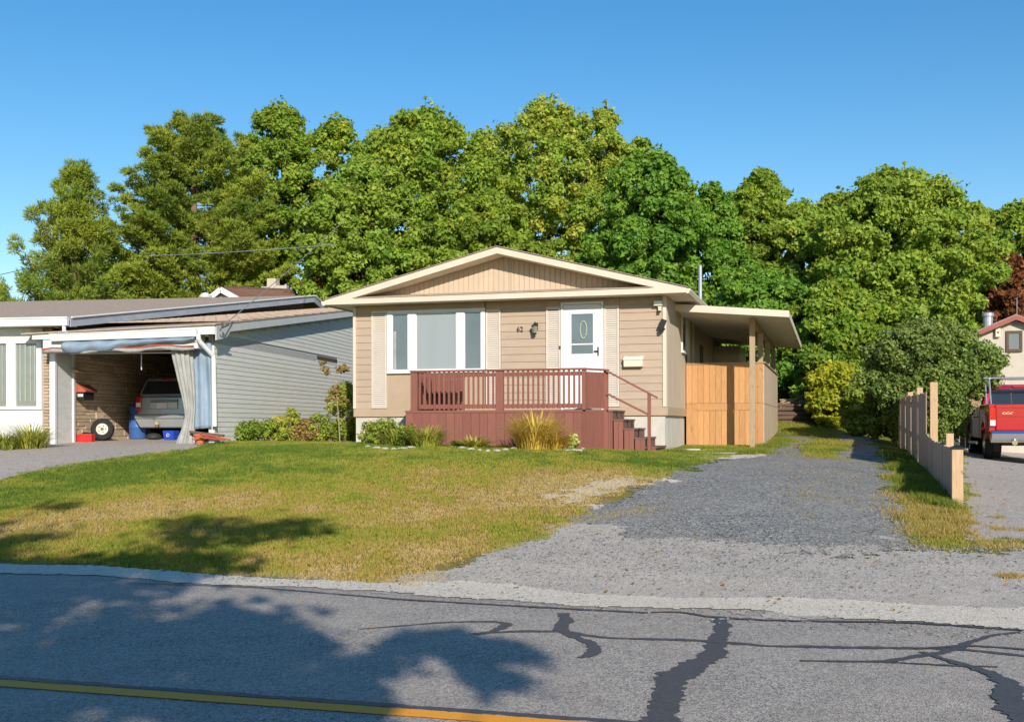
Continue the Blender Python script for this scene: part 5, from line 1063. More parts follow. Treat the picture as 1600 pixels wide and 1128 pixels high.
# ============================================================ TREES AND PLANTS
G1 = [(0, (.05, .10, .012)), (.35, (.12, .21, .022)), (.7, (.22, .30, .03)), (1, (.38, .38, .045))]
leafM = {
 'maple': leafmat('maple_leaves', G1, .35, (.12, .15, .02)),
 'yellowgreen': leafmat('yellow_green_leaves', [(0, (.06, .12, .015)), (.35, (.15, .25, .03)), (.75, (.27, .34, .045)), (1, (.46, .36, .06))], .38, (.26, .29, .04)),
 'deep': leafmat('deep_green_leaves', [(0, (.03, .09, .014)), (.4, (.08, .19, .025)), (.8, (.16, .28, .032)), (1, (.30, .34, .04))], .35, (.15, .23, .028)),
 'olive': leafmat('olive_lilac_leaves', [(0, (.03, .055, .012)), (.4, (.09, .145, .03)), (.8, (.18, .24, .05)), (1, (.36, .36, .11))], .3, (.16, .18, .045)),
 'yellow': leafmat('yellow_leaves', [(0, (.09, .15, .015)), (.4, (.28, .32, .025)), (1, (.50, .42, .035))], .4, (.30, .30, .03)),
 'orange': leafmat('orange_leaves', [(0, (.10, .09, .015)), (.5, (.26, .14, .02)), (1, (.42, .20, .03))], .4, (.30, .16, .03)),
 'red': leafmat('dark_red_leaves', [(0, (.05, .045, .012)), (.5, (.17, .055, .025)), (1, (.30, .12, .04))], .35, (.13, .07, .02)),
 'pine': leafmat('pine_needles', [(0, (.04, .07, .012)), (.4, (.12, .18, .022)), (.8, (.24, .28, .03)), (1, (.42, .36, .05))], .2, (.28, .28, .03)),
 'bush': leafmat('garden_leaves', [(0, (.07, .12, .015)), (.5, (.19, .27, .03)), (1, (.42, .42, .07))], .35, (.16, .18, .03)),
 'hosta': leafmat('hosta_leaves', [(0, (.16, .22, .03)), (.5, (.34, .38, .07)), (1, (.60, .58, .22))], .35, (.4, .4, .1)),
 'lily': leafmat('lily_leaves', [(0, (.09, .15, .02)), (.5, (.26, .30, .04)), (1, (.52, .42, .09))], .35, (.22, .22, .04)),
 'gold': leafmat('golden_grass', [(0, (.16, .12, .02)), (.5, (.46, .30, .05)), (1, (.66, .46, .12))], .35, (.5, .34, .06)),
 'bronze': leafmat('bronze_leaves', [(0, (.08, .08, .02)), (.5, (.23, .15, .05)), (1, (.40, .26, .10))], .35, (.14, .12, .03)),
}
def leaf_mesh(name, P, Nn, size, tint, mt, parent, asp=.62, tri=False):
    n = len(P); r = np.random.RandomState(n % 9973)
    t = r.randn(n, 3); t -= (t * Nn).sum(1)[:, None] * Nn; t /= np.linalg.norm(t, axis=1)[:, None] + 1e-9
    b2 = np.cross(Nn, t); s = size[:, None]
    if tri:
        V = np.empty((n, 3, 3)); V[:, 0] = P - t * s * .9 - b2 * s * asp; V[:, 1] = P - t * s * .7 + b2 * s * asp; V[:, 2] = P + t * s * 1.2; k_ = 3
    else:
        fold = Nn * s * .25; k_ = 4
        V = np.empty((n, 4, 3)); V[:, 0] = P - t * s; V[:, 1] = P + b2 * s * asp + fold; V[:, 2] = P + t * s; V[:, 3] = P - b2 * s * asp + fold
    return np_mesh(name, V.reshape(-1, 3), np.arange(n * k_).reshape(-1, k_), mt, parent, tint=np.repeat(np.clip(tint, 0, 1), k_))
def blob_leaves(C, Rb, per, size, seed, btint, jit=.55, up=.30, flat=.8):
    """leaf positions on the skins of the blobs"""
    r = np.random.RandomState(seed); idx = np.repeat(np.arange(len(C)), per); n = len(idx)
    d = r.randn(n, 3); d /= np.linalg.norm(d, axis=1)[:, None]; rr = Rb[idx] * (.42 + .78 * r.rand(n) ** .8); 
    lump = 1 + .34 * np.sin(d[:, 0] * 5 + idx) * np.sin(d[:, 1] * 5 + idx * 2.1) * np.cos(d[:, 2] * 4 + idx)
    P = C[idx] + d * (rr * lump)[:, None] * np.array([1, 1, flat])
    Nn = d + jit * r.randn(n, 3) + np.array([0, 0, up]); Nn /= np.linalg.norm(Nn, axis=1)[:, None]
    return P, Nn, size * (.55 + .75 * r.rand(n)), btint[idx] + .42 * (r.rand(n) - .5)
ROUND = [(0, .6), (.15, .9), (.4, 1), (.65, 1), (.80, .88), (.92, .62), (1, .25)]
TALL = [(0, .65), (.25, 1), (.5, 1), (.7, .9), (.85, .66), (.95, .40), (1, .1)]
LOOSE = [(0, .7), (.3, 1), (.55, 1), (.7, .98), (.82, .85), (.92, .6), (1, .2)]
CONE = [(0, .9), (.2, 1), (.5, .75), (.75, .45), (.9, .22), (1, .03)]
LM = 2.45
def tree(name, label, px, top, hw, Z, kind='maple', prof=ROUND, zb=2.0, nb=95, leaves=26000, ls=.135, seed=1, group=None, front=True, bark='bark', tmean=.5, br=.19, world=None, low=1.2, spikes=6, cat='tree', flat=.8, nbm=3.0, brm=.60):
    r = np.random.RandomState(seed); x0 = (px - 800) / 1750 * Z; hwm = hw / 1750 * Z; ztop = CAMZ + (horizon(px) - top) / 1750 * Z
    if world: x0, Z, hwm, ztop = world
    g = gz(x0, Z); root = empty(name, x0, Z, g); tag(root, label, cat, group); nb = int(nb * nbm); br *= brm
    zt = ztop - g; zl = zb
    t = r.rand(nb) ** .72; w_ = np.interp(t, [a for a, _ in prof], [a for _, a in prof]) * hwm
    az = r.rand(nb) * 2 * np.pi; rad = np.sqrt(.05 + .95 * r.rand(nb)) * w_ * .95
    lob = 1 + .20 * np.sin(3 * az + seed) + .14 * np.sin(5 * az + 2 * seed + t * 6)
    rad = rad * lob; Rb = hwm * br * 1.45 * (.6 + .8 * r.rand(nb)) * (1 - .30 * t)
    C = np.stack([np.cos(az) * rad, np.sin(az) * rad * .9, zl + t * (zt - zl - Rb * .7)], 1)
    if front: C[:, 1] = np.where((C[:, 1] > hwm * .35) & (r.rand(nb) < .6), -C[:, 1], C[:, 1])
    spikes = int(spikes * 1.8) if cat == 'tree' else spikes
    if spikes:                                             # thin leaders that break the outline
        sx = r.uniform(-.55, .55, spikes) * hwm; sh = zt * (1 - .10 * np.abs(sx / hwm) * 2) * r.uniform(.96, 1.04, spikes)
        prof_top = np.interp(np.clip(1 - np.abs(sx) / hwm, 0, 1), [0, .4, .9, 1], [.62, .86, .98, 1.0]) * (zt - zl) + zl
        for q in range(3): C = np.vstack([C, np.stack([sx + r.randn(spikes) * .1, r.uniform(-.3, .3, spikes) * hwm, prof_top - .25 * hwm * br * 3 + q * hwm * .09], 1)]); Rb = np.concatenate([Rb, hwm * br * .42 * (1 - .25 * q) * np.ones(spikes)])
    bt = tmean + .34 * (r.rand(len(C)) - .5) + .10 * (C[:, 2] - zt * .5) / zt
    wt = Rb ** 2; per = np.maximum(8, (leaves * LM * wt / wt.sum())).astype(int)
    P, Nn, S_, T_ = blob_leaves(C, Rb, per, ls * .73, seed, bt, jit=.7, flat=flat)
    stray = r.rand(len(P)) < .2; P[stray] += np.clip(r.randn(int(stray.sum()), 3), -1.3, 1.3) * hwm * .045
    leaf_mesh('crown', P, Nn, S_, T_, leafM[kind], root, .8, True)
    b = MB(); tr_ = max(.07, hwm * .055); lean = r.uniform(-.3, .3)
    tp = [(0, 0, -.2), (lean * .1, 0, zt * .2), (lean * .4, .1, zt * .45), (lean, 0, zt * .7), (lean, 0, zt * .9)]
    b.tube(tp, [tr_ * 1.25, tr_, tr_ * .75, tr_ * .45, tr_ * .12], 8)
    for i in r.choice(len(C), min(26, len(C)), replace=False):
        c = C[i]; hb_ = max(.6, c[2] * r.uniform(.45, .72)); s_ = hb_ / zt; a = (lean * s_ * .8, 0, hb_); m_ = ((a[0] + c[0]) / 2, (a[1] + c[1]) / 2, a[2] * .55 + c[2] * .45 - .0)
        rr = tr_ * .42 * (1 - .5 * s_); b.tube([a, m_, tuple(c)], [rr, rr * .6, rr * .15], 5)
    b.build('trunk', M[bark], root)
    return root
GT = 'trees behind the houses'
def pine(name, label, px, top, hw, Z, prof, seed=1, nbr=95, tuft=9, need=46, L=.26, w_=.020, upc=.5, zb=1.6, up_=0.):
    r = np.random.RandomState(seed); x0 = (px - 800) / 1750 * Z; hwm = hw / 1750 * Z; ztop = CAMZ + (horizon(px) - top) / 1750 * Z
    g = gz(x0, Z); root = empty(name, x0, Z, g); tag(root, label, 'tree', GT); zt = ztop - g
    b = MB(); tr_ = hwm * .07
    b.tube([(0, 0, -.2), (.05, 0, zt * .3), (-.05, 0, zt * .6), (0, 0, zt * .97)], [tr_ * 1.2, tr_, tr_ * .65, tr_ * .12], 9)
    Pb = []; Rr = []; Dd = []; Tt = []
    for i in range(nbr):
        t = (i + r.rand()) / nbr; az = i * 2.399 + r.randn() * .35; ln = np.interp(t, [a for a, _ in prof], [q for _, q in prof]) * hwm * r.uniform(.62, 1.12)
        z0 = zb + t * (zt - zb) * .97; rise = ln * (.05 + upc * t) + r.uniform(-.15, .3)
        def pt(s): return np.array([math.cos(az) * ln * s, math.sin(az) * ln * s, z0 + rise * s ** 1.7 - .08 * ln * math.sin(s * 3)])
        b.tube([tuple(pt(0)), tuple(pt(.5)), tuple(pt(1))], [tr_ * .26 * (1.1 - t), tr_ * .16 * (1.1 - t), .012], 4)
        bt = .45 + .35 * (r.rand() - .5); m = max(2, int(tuft * (.3 + .7 * ln / hwm)))
        for q in range(m):
            s = .36 + .70 * q / max(m - 1, 1); wd = .16 * ln * (1.25 - s) + .12
            for sd in (-1, 0, 1):
                if r.rand() < .2: continue
                c = pt(s) + np.array([-math.sin(az) * wd * sd * 1.5, math.cos(az) * wd * sd * 1.5, r.uniform(.0, .15) + up_ * r.rand()])
                Pb.append(c); Rr.append(r.uniform(.22, .40) * (1 - .25 * t)); Dd.append((math.cos(az) * .5, math.sin(az) * .5, 1.)); Tt.append(bt + .2 * (r.rand() - .5))
    for q in range(7): Pb.append(np.array([r.randn() * .12, r.randn() * .12, zt - .1 - q * .3])); Rr.append(.22 + .03 * q); Dd.append((0, 0, 1.)); Tt.append(.5)
    b.build('trunk', M['pinebark'], root)
    Pb = np.array(Pb); Rr = np.array(Rr); Dd = np.array(Dd); Tt = np.array(Tt); wt = Rr ** 2; per = np.maximum(12, need * wt / wt.mean()).astype(int); idx = np.repeat(np.arange(len(Pb)), per); n = len(idx)
    u_ = r.randn(n, 3); u_ /= np.linalg.norm(u_, axis=1)[:, None]; base = Pb[idx] + u_ * (Rr[idx] * (.3 + .6 * r.rand(n)))[:, None] * np.array([1.15, 1.15, .62 + up_])
    d = u_ * .8 + Dd[idx] * .5 + r.randn(n, 3) * .30; d /= np.linalg.norm(d, axis=1)[:, None]
    sd_ = np.cross(d, r.randn(n, 3)); sd_ /= np.linalg.norm(sd_, axis=1)[:, None] + 1e-9; TT = Tt
    Ln = L * (.6 + .6 * r.rand(n, 1)); V = np.empty((n, 3, 3)); V[:, 0] = base - sd_ * w_; V[:, 1] = base + sd_ * w_; V[:, 2] = base + d * Ln
    np_mesh('needles', V.reshape(-1, 3), np.arange(n * 3).reshape(-1, 3), leafM['pine'], root, tint=np.repeat(np.clip(TT[idx] + .25 * (r.rand(n) - .5), 0, 1), 3))
    return root
WP = [(0, .55), (.15, .95), (.4, 1), (.62, .82), (.8, .62), (.93, .38), (1, .12)]
pine('pine_tree', 'dark red pine with upright tufts at the far left', 122, 272, 118, 47, [(0, .9), (.25, 1), (.5, .72), (.75, .42), (1, .06)], 3, 82, 6, 150, .18, .024, .55, 1.6, .45)
pine('pine_tree', 'broad white pine with layered boughs above the grey house', 305, 188, 140, 50, WP, 5, 150, 8, 150, .18, .026, .30)
pine('pine_tree', 'small pine just showing at the left picture edge', 2, 450, 26, 50, CONE, 8, 30, 3, 90, .17, .022, .4, 1.6, .3)
tree('poplar_tree', 'tall airy poplar with gaps of sky right of the white pine', 440, 164, 76, 54, 'maple', LOOSE, 2.5, 105, 24000, .12, 11, None, tmean=.52, br=.17, spikes=9)
tree('poplar_tree', 'thin crowned poplar with pale bark between poplar and maple', 528, 184, 74, 55, 'maple', LOOSE, 2.5, 80, 20000, .12, 12, None, tmean=.62, br=.17, spikes=8)
tree('maple_tree', 'broad olive green maple whose crown tops the left of the tan roof', 662, 176, 138, 50, 'maple', ROUND, 2.0, 150, 46000, .125, 13, None, tmean=.55, br=.15, spikes=9)
tree('maple_tree', 'lower rounded maple in front, just left of the tan gable', 570, 256, 104, 46, 'yellowgreen', ROUND, 1.8, 110, 30000, .12, 14, None, tmean=.40, br=.17)
tree('locust_tree', 'tallest yellow green locust with feathery leaves behind the tan gable', 858, 160, 108, 51, 'yellowgreen', LOOSE, 2.0, 150, 42000, .115, 15, None, tmean=.62, br=.14, spikes=12)
tree('locust_tree', 'slim yellow green locust with spiky top right of the tallest one', 946, 166, 58, 52, 'yellowgreen', TALL, 2.0, 80, 20000, .115, 16, None, tmean=.66, br=.2, spikes=8)
tree('maple_tree', 'deep green maple rising behind the right slope of the tan roof', 1018, 238, 92, 46, 'deep', ROUND, 1.5, 130, 38000, .13, 17, None, tmean=.55, br=.16, spikes=10)
tree('maple_tree', 'fresh green maple right behind the tan gable peak', 760, 300, 92, 45.5, 'maple', ROUND, 1.5, 100, 27000, .125, 18, None, tmean=.56, br=.17)
tree('maple_tree', 'deep green young maple behind the thin vent pipe', 1112, 290, 66, 47, 'deep', TALL, 1.2, 80, 22000, .13, 19, None, tmean=.6, br=.2, spikes=8)
tree('maple_tree', 'narrow maple with a thin leader above the lean-to canopy', 1190, 266, 66, 48, 'maple', TALL, 1.2, 90, 24000, .13, 20, None, tmean=.52, br=.18, spikes=6)
tree('maple_tree', 'low maple with ragged bronze top between canopy and round maple', 1255, 316, 66, 47, 'yellowgreen', ROUND, 1.2, 80, 22000, .125, 21, None, tmean=.42, br=.19, spikes=9)
tree('maple_tree', 'big round golden green maple on the right', 1400, 268, 128, 44, 'yellowgreen', ROUND, 1.5, 190, 56000, .12, 22, None, tmean=.46, br=.135, spikes=9)
tree('maple_tree', 'dark bottom-leafed maple behind the open side of the canopy', 1190, 420, 92, 43, 'deep', ROUND, .6, 90, 22000, .125, 23, None, tmean=.5, br=.19, spikes=3)
tree('maple_tree', 'mid green tree at the right picture edge', 1592, 318, 70, 54, 'maple', ROUND, 2, 80, 18000, .14, 24, None, tmean=.55, br=.19)
tree('sumac_tree', 'dark red leaved tree behind the garage roof', 1582, 400, 40, 50, 'red', ROUND, 1.5, 60, 13000, .12, 25, None, tmean=.55, br=.22)
tree('maple_tree', 'low green maple between the round maple and the lilac', 1310, 440, 80, 41, 'maple', ROUND, .5, 80, 18000, .12, 26, None, tmean=.5, br=.2)
tree('young_tree', 'small orange tinged tree behind the grey house roof end', 490, 425, 28, 46, 'orange', ROUND, .8, 36, 6500, .11, 27, None, tmean=.45, br=.24)
tree('young_tree', 'small rust tinged tree beneath the pines', 242, 446, 26, 50, 'orange', ROUND, .8, 30, 5200, .12, 28, None, tmean=.35, br=.24)
for i, (px_, tp_, hw_, Z_, kd_, lb_) in enumerate([(600, 212, 60, 57, 'maple', 'tree top filling the gap between poplar and broad maple'), (762, 206, 56, 57, 'yellowgreen', 'tree top between the broad maple and the tallest locust'),
        (1000, 214, 50, 58, 'maple', 'pale tree top showing behind the slim locust'), (1150, 300, 52, 54, 'maple', 'tree top between the young maple and the thin leader maple'), (1312, 300, 56, 55, 'maple', 'tree top left of the big round maple'), (1520, 318, 50, 56, 'yellowgreen', 'tree top right of the big round maple'), (385, 230, 44, 57, 'maple', 'tree top between white pine and airy poplar')]):
    tree('background_tree', lb_, px_, tp_, hw_, Z_, kd_, LOOSE, 4, 60, 9500, .13, 120 + i, None, tmean=.6, br=.2, spikes=6)
# far wood that closes the gaps low down, behind everything
r = np.random.RandomState(77); C = []
for i in range(420):
    x_ = r.uniform(-30, 34); C.append((x_, r.uniform(58, 63), r.uniform(2.0, 8.8 if x_ > -12 else 5.0)))
C = np.array(C); Rb = r.uniform(.9, 1.5, len(C)); bt = .42 + .4 * (r.rand(len(C)) - .5)
P, Nn, S_, T_ = blob_leaves(C, Rb, np.full(len(C), 170), .24, 5, bt)
o = leaf_mesh('woodland', P, Nn, S_, T_, leafM['deep'], None, .8, True); tag(o, 'dense far wood closing the view behind the trees', 'woodland', kind='stuff')
# trees across the road behind the viewpoint: they throw the shade on the road
tree('shade_tree', 'large tree across the road whose shade falls on the left of the road', 0, 0, 0, 0, 'maple', LOOSE, 2.6, 135, 19000, .12, 31, None, front=False, world=(-5.2, -5.0, 6.2, 9.7), tmean=.5, br=.092, spikes=5, flat=.38, nbm=1, brm=1)
tree('shade_tree', 'slimmer tree across the road whose shade reaches the middle of the road', 0, 0, 0, 0, 'maple', LOOSE, 3.0, 44, 5200, .12, 32, None, front=False, world=(.35, -4.4, 1.95, 6.0), tmean=.5, br=.135, spikes=4, flat=.42, nbm=1, brm=1)

# bushes
tree('lilac_bush', 'large olive green lilac bush growing over the tall fence panels', 1444, 501, 98, 30.5, 'olive', [(0, .42), (.2, .55), (.42, .88), (.62, 1), (.8, .86), (.93, .6), (1, .2)], .25, 210, 52000, .062, 41, None, tmean=.55, br=.15, spikes=8, cat='bush')
tree('lilac_bush', 'dark leafy bush low behind the far end of the fence', 1396, 590, 42, 32.5, 'olive', ROUND, .1, 60, 13000, .06, 42, None, tmean=.4, br=.22, spikes=2, cat='bush')
tree('yellow_bush', 'bright yellow leaved bush at the end of the gravel driveway', 1306, 566, 44, 38.5, 'yellow', ROUND, .1, 60, 7000, .095, 43, None, tmean=.5, br=.24, spikes=4, cat='bush')
tree('green_bush', 'fresh green bush touching the right side of the yellow one', 1344, 592, 28, 35.5, 'bush', ROUND, .1, 40, 5000, .09, 44, None, tmean=.6, br=.26, spikes=3, cat='bush')
for i, (px, top, hw, Z, kd, lb) in enumerate([(1225, 560, 36, 44, 'deep', 'dark green bush behind the cedar screen'), (1275, 560, 30, 45, 'deep', 'dark bush behind the log wall')]):
    tree('dark_bush', lb, px, top, hw, Z, kd, ROUND, .1, 40, 6500, .12, 45 + i, None, tmean=.4, br=.26, spikes=2, cat='bush')
# garden plants
def xy(px, py): return gp(px, py)
def lily(name, label, px, py, rad, h, n, kind, seed, cat='plant', wd=.014, tm=.5):
    r = np.random.RandomState(seed); x0, y0 = xy(px, py); root_z = gz(x0, y0); V = []; F_ = []; T_ = []
    for i in range(n):
        a = r.rand() * 6.283; bx = math.cos(a) * rad * .6 * r.rand(); by = math.sin(a) * rad * .6 * r.rand(); L = h * r.uniform(.6, 1.15); sp = rad * r.uniform(.35, 1.45); t0 = r.rand() * .5 + tm - .25; b0 = len(V)
        for s in range(6):
            u = s / 5; out = sp * u ** 1.5; zz_ = L * (1.55 * u - (.35 + .55 * sp / rad * .8) * u * u * 1.1); w2 = wd * (1 - u ** 2 * .95); px_, py_ = bx + math.cos(a) * out, by + math.sin(a) * out
            V += [(px_ - math.sin(a) * w2, py_ + math.cos(a) * w2, max(zz_, .01)), (px_ + math.sin(a) * w2, py_ - math.cos(a) * w2, max(zz_, .01))]; T_ += [t0 + .3 * u] * 2
            if s: F_.append((b0 + 2 * s - 2, b0 + 2 * s - 1, b0 + 2 * s + 1, b0 + 2 * s))
    o = np_mesh(name, np.array(V), np.array(F_), leafM[kind], None, tint=np.clip(np.array(T_), 0, 1)); o.location = (x0, y0, root_z); tag(o, label, cat); return o
lily('grass_clump', 'large golden ornamental grass clump in front of the red deck', 836, 703, .62, .80, 900, 'gold', 61, wd=.011, tm=.6)
lily('grass_clump', 'smaller golden grass tuft spilling right of the big clump', 868, 704, .42, .44, 300, 'gold', 62, wd=.010, tm=.3)
lily('day_lily', 'green day lily clump at the left front of the deck', 664, 699, .55, .52, 240, 'lily', 63, wd=.016)
lily('day_lily', 'low yellow green lily spreading before the deck skirt', 742, 700, .46, .26, 170, 'lily', 64, wd=.020, tm=.75)
lily('day_lily', 'small green lily tuft left of the deck corner', 618, 696, .50, .42, 220, 'lily', 65, wd=.014, tm=.35)
lily('day_lily', 'long leaved green lilies left of the bay window post', 50, 701, .55, .60, 300, 'lily', 66, wd=.014, tm=.5)
lily('day_lily', 'drooping green lilies below the bay window', 14, 703, .50, .45, 220, 'lily', 67, wd=.014, tm=.3)
def shrub(name, label, px, py, w_, h, kind, seed, ls=.035, nb=22, leaves=2600, tm=.5, prof=ROUND, stem=True):
    x0, y0 = xy(px, py); g = gz(x0, y0); r = np.random.RandomState(seed)
    root = empty(name, x0, y0, g); tag(root, label, 'plant'); t = r.rand(nb); ww = np.interp(t, [a for a, _ in prof], [q for _, q in prof]) * w_; az = r.rand(nb) * 6.283; rad = ww * np.sqrt(r.rand(nb)) * .8
    Rb = w_ * .30 * (.6 + .7 * r.rand(nb)); C = np.stack([np.cos(az) * rad, np.sin(az) * rad, .05 + t * (h - .05)], 1); wt = Rb ** 2
    P, Nn, S_, T_ = blob_leaves(C, Rb, np.maximum(6, leaves * wt / wt.sum()).astype(int), ls, seed, tm + .3 * (r.rand(nb) - .5)); P[:, 2] = np.maximum(P[:, 2], .01)
    leaf_mesh('foliage', P, Nn, S_, T_, leafM[kind], root)
    b = MB()
    for i in range(min(12, nb)): c = C[i]; b.tube([(c[0] * .1, c[1] * .1, -.03), (c[0] * .5, c[1] * .5, c[2] * .55), tuple(c)], [.008, .006, .003], 4)
    b.build('stem', M['twig'], root); return root
shrub('rose_bush', 'dark green upright rose bush against the deck near the stairs', 890, 698, .20, .80, 'deep', 71, .038, 20, 900, .3, TALL)
shrub('hosta_plant', 'cream variegated hosta beside the golden grass', 893, 702, .36, .28, 'hosta', 72, .055, 16, 420, .6)
shrub('seedling_bush', 'small dark leaved plant behind the day lily by the deck corner', 657, 688, .13, .50, 'deep', 73, .035, 9, 320, .35, TALL)
shrub('leafy_perennial', 'yellow green leafy perennial at the foot of the house foundation', 600, 694, .62, .50, 'bush', 74, .035, 34, 4200, .7)
shrub('leafy_perennial', 'bright green low plant left of the deck', 632, 698, .36, .40, 'bush', 75, .03, 16, 1500, .45)
shrub('goldenrod_plant', 'tall pale green goldenrod at the house corner behind the sapling', 540, 687, .62, 1.45, 'bush', 76, .038, 50, 7000, .72, TALL)
shrub('dark_shrub', 'dark green shrub tucked at the house corner', 550, 686, .28, .62, 'deep', 77, .04, 18, 1700, .25)
shrub('copper_shrub', 'reddish bronze shrub right of the flower pot', 364, 688, .58, .80, 'bronze', 78, .04, 30, 3200, .5)
shrub('copper_shrub', 'small red tinted shrub left of the bigger bronze one', 347, 688, .26, .36, 'red', 79, .035, 12, 900, .5)
for i, (px, w_, h, kd, tm, lb) in enumerate([(395, .36, .36, 'bush', .3, 'low green weeds right of the bronze shrub'), (425, .40, .34, 'bush', .4, 'spreading green weeds under the grey siding'), (452, .26, .62, 'bush', .85, 'yellowing tall weed under the grey siding'),
        (475, .34, .42, 'bronze', .7, 'brownish weeds in the middle of the grey wall'), (498, .32, .50, 'bush', .55, 'fresh green weeds left of the sapling'), (518, .30, .42, 'bush', .45, 'green weeds directly behind the sapling'), (438, .2, .5, 'lily', .6, 'upright pale weed against the siding')]):
    shrub('weed_clump', lb, px, 690, w_ * 1.25, h * 1.3, kd, 80 + i, .032, 26, 2900, tm + .12)
shrub('leafy_weed', 'grey green weed at the foot of the stairs', 958, 697, .34, .20, 'bush', 90, .025, 14, 900, .3)
shrub('leafy_weed', 'small weeds before the deck skirt', 712, 699, .22, .12, 'bush', 91, .025, 8, 300, .4)
shrub('leafy_weed', 'tiny weed tuft at the foot of the deck between lily and golden grass', 775, 697, .2, .10, 'bush', 92, .025, 8, 240, .6)
# sapling
sx, sy_ = xy(531, 691); sg = gz(sx, sy_); sap = empty('maple_sapling', sx, sy_, sg); tag(sap, 'thin maple sapling with drooping bronze leaves on the lawn', 'sapling')
def sp_(px, py): v = at(px, py, sy_); return (v.x - sx, 0, v.z - sg)
q = [sp_(531, 691), sp_(529, 650), sp_(526, 620), sp_(525, 598), sp_(520, 585)]; q[0] = (q[0][0], 0, -.05)
MB().tube(q, [.018, .015, .013, .011, .006], 6).tube([sp_(525, 600), sp_(532, 590), sp_(537, 578)], [.009, .007, .004], 5).tube([sp_(524, 597), sp_(512, 585), sp_(505, 570)], [.008, .006, .004], 5).build('stem', M['twig'], sap)
Cc = []; Rr = []
for px, py, rr in [(504, 567, .09), (508, 576, .10), (511, 583, .07), (535, 574, .12), (541, 577, .10), (530, 580, .08), (524, 606, .11), (519, 613, .09), (530, 612, .10), (514, 622, .07), (536, 624, .09), (522, 622, .10), (511, 626, .05), (541, 627, .05)]: Cc.append(sp_(px, py)); Rr.append(rr)
P, Nn, S_, T_ = blob_leaves(np.array(Cc), np.array(Rr), np.full(len(Cc), 26), .055, 3, np.full(len(Cc), .5), .6, .2, .5); leaf_mesh('foliage', P, Nn, S_, T_, leafM['bronze'], sap)
# edging stones before the deck
rb = random.Random(5); k = 0
ORD = 'first second third fourth fifth sixth seventh eighth ninth tenth eleventh twelfth thirteenth fourteenth fifteenth sixteenth seventeenth eighteenth nineteenth twentieth twenty-first twenty-second twenty-third twenty-fourth twenty-fifth rightmost'.split()
for i in range(26):
    px = 575 + i * 13.4; py = 697 + 4 * math.sin(i * .55) + (3 if 700 < px < 900 else 0)
    x_, y_ = xy(px, py + 2); w_ = rb.uniform(.07, .13)
    o = MB().lathe([(w_ * .6, -.02), (w_, .01), (w_ * .85, .035), (w_ * .3, .05)], 7).build('edging_stone', M['rock'], None); o.location = (x_, y_, gz(x_, y_)); o.rotation_euler.z = rb.random() * 6; o.scale = (1, .6, 1); tag(o, ORD[i] + ' pale stone, counted from the left, in the border row before the red deck', 'stone', 'edging stones of the flower bed')
# flat stepping slabs by the screen
for px, py, a in ((1065, 703, .3), (1120, 709, -.2), (880, 704, .1)):
    x_, y_ = xy(px, py); o = MB().prism([(-.4, -.2), (.35, -.25), (.42, .2), (-.3, .22)], 'z', -.02, .03).build('stone_slab', M['rock'], None, .01); o.location = (x_, y_, gz(x_, y_)); o.rotation_euler.z = a
    tag(o, {1065: 'flat pale slab at the corner of the concrete foundation', 1120: 'flat pale slab in front of the cedar screen', 880: 'flat pale slab under the hosta'}[px], 'slab')
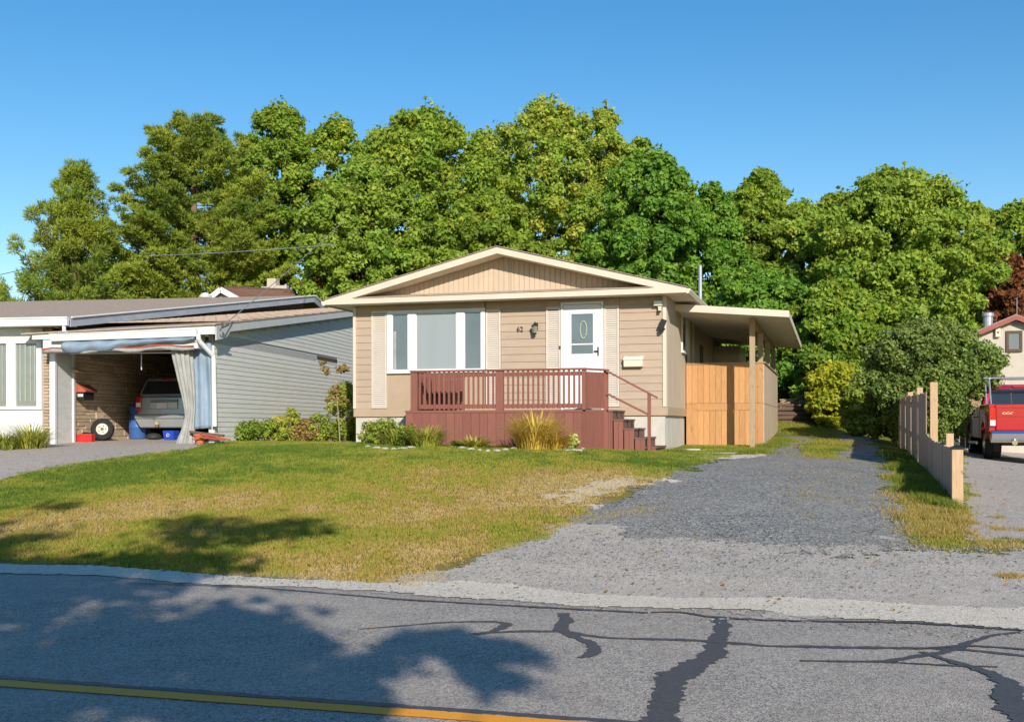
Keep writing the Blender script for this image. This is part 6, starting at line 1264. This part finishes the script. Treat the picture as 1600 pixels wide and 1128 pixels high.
# log retaining wall and brush heap in the back yard
lx0, ly0 = (1290 - 800) / 1750 * 43.5, 43.5
LW = empty('log_wall', (1213 - 800) / 1750 * 39.5, 39.5, gz(10.2, 39.5), 0); tag(LW, 'old horizontal log wall at the end of the back yard', 'log wall')
LW.location.z = gz(10.2, 39.5) - .02
for i in range(5):
    for j in range(2):
        x0 = j * 1.15 + rb.uniform(-.05, .05); MB().tube([(x0, .02 * i, .08 + i * .155), (x0 + .6, .02 * i + rb.uniform(-.02, .02), .08 + i * .155 + rb.uniform(-.01, .01)), (x0 + 1.12, .02 * i, .08 + i * .155)], [.075, .08, .07], 8).build('log', M['log'], LW)
BH = empty('brush_heap', (1235 - 800) / 1750 * 39.9, 39.9, LW.location.z + .5); tag(BH, 'heap of orange brown dead branches on the log wall', 'brush')
for i in range(34):
    a = rb.uniform(-.5, .5); x0 = rb.uniform(-.8, .3); z0 = rb.uniform(.1, .55) * (1 - abs(x0)); L = rb.uniform(.5, 1.2)
    MB().tube([(x0, rb.uniform(-.4, .3), z0), (x0 + L * .5, rb.uniform(-.4, .3), z0 + .12 * rb.uniform(-1, 1.5)), (x0 + L * math.cos(a), rb.uniform(-.4, .3), z0 + L * math.sin(a) * .5)], [.03, .024, .01], 5).build('branch', M['postor' if i % 3 else 'twig'], BH)
# fallen leaves on grass and drive
r = np.random.RandomState(8); n = 1300; y = 8.5 + 16 * r.rand(n); x = (r.rand(n) - .5) * y * .9; okk = (y > yedge(x) + .1); x, y = x[okk], y[okk]; n = len(x)
P = np.stack([x, y, ground(x, y) + .022], 1); Nn = np.stack([r.randn(n) * .3, r.randn(n) * .3, np.ones(n)], 1); Nn /= np.linalg.norm(Nn, axis=1)[:, None]
o = leaf_mesh('fallen_leaves', P, Nn, .012 + .016 * r.rand(n), r.rand(n), leafM['orange'], None); tag(o, 'scattered small fallen leaves on lawn and driveway', 'leaves', kind='stuff')
# loose pebbles on drive and shoulder
n = 26000; y = 7.6 + 20 * r.rand(n) ** 1.3; x = -3 + 12 * r.rand(n); h_ = n // 2; y[:h_] = 11.6 + .9 * r.randn(h_) + .0 * x[:h_]
okk = inpoly(x, y, NOGRASS[0]) | ((y > yedge(x) - .1) & (y < yedge(x) + .6)); x, y = x[okk], y[okk]; n = len(x)
s = .006 + .014 * r.rand(n) ** 2; a = r.rand(n) * 6.28; zb_ = ground(x, y) + .008
V = np.empty((n, 5, 3))
for k in range(4): V[:, k] = np.stack([x + s * np.cos(a + k * 1.57) * (1 + .3 * (k % 2)), y + s * np.sin(a + k * 1.57), zb_], 1)
V[:, 4] = np.stack([x, y, zb_ + s * .8], 1); base = (np.arange(n) * 5)[:, None]
F_ = np.concatenate([base + np.array([[0, 1, 4]]), base + np.array([[1, 2, 4]]), base + np.array([[2, 3, 4]]), base + np.array([[3, 0, 4]])])
o = np_mesh('loose_gravel', V.reshape(-1, 3), F_, M['gravel'], None, kind='stuff'); tag(o, 'loose gravel stones scattered on the driveways', 'gravel')
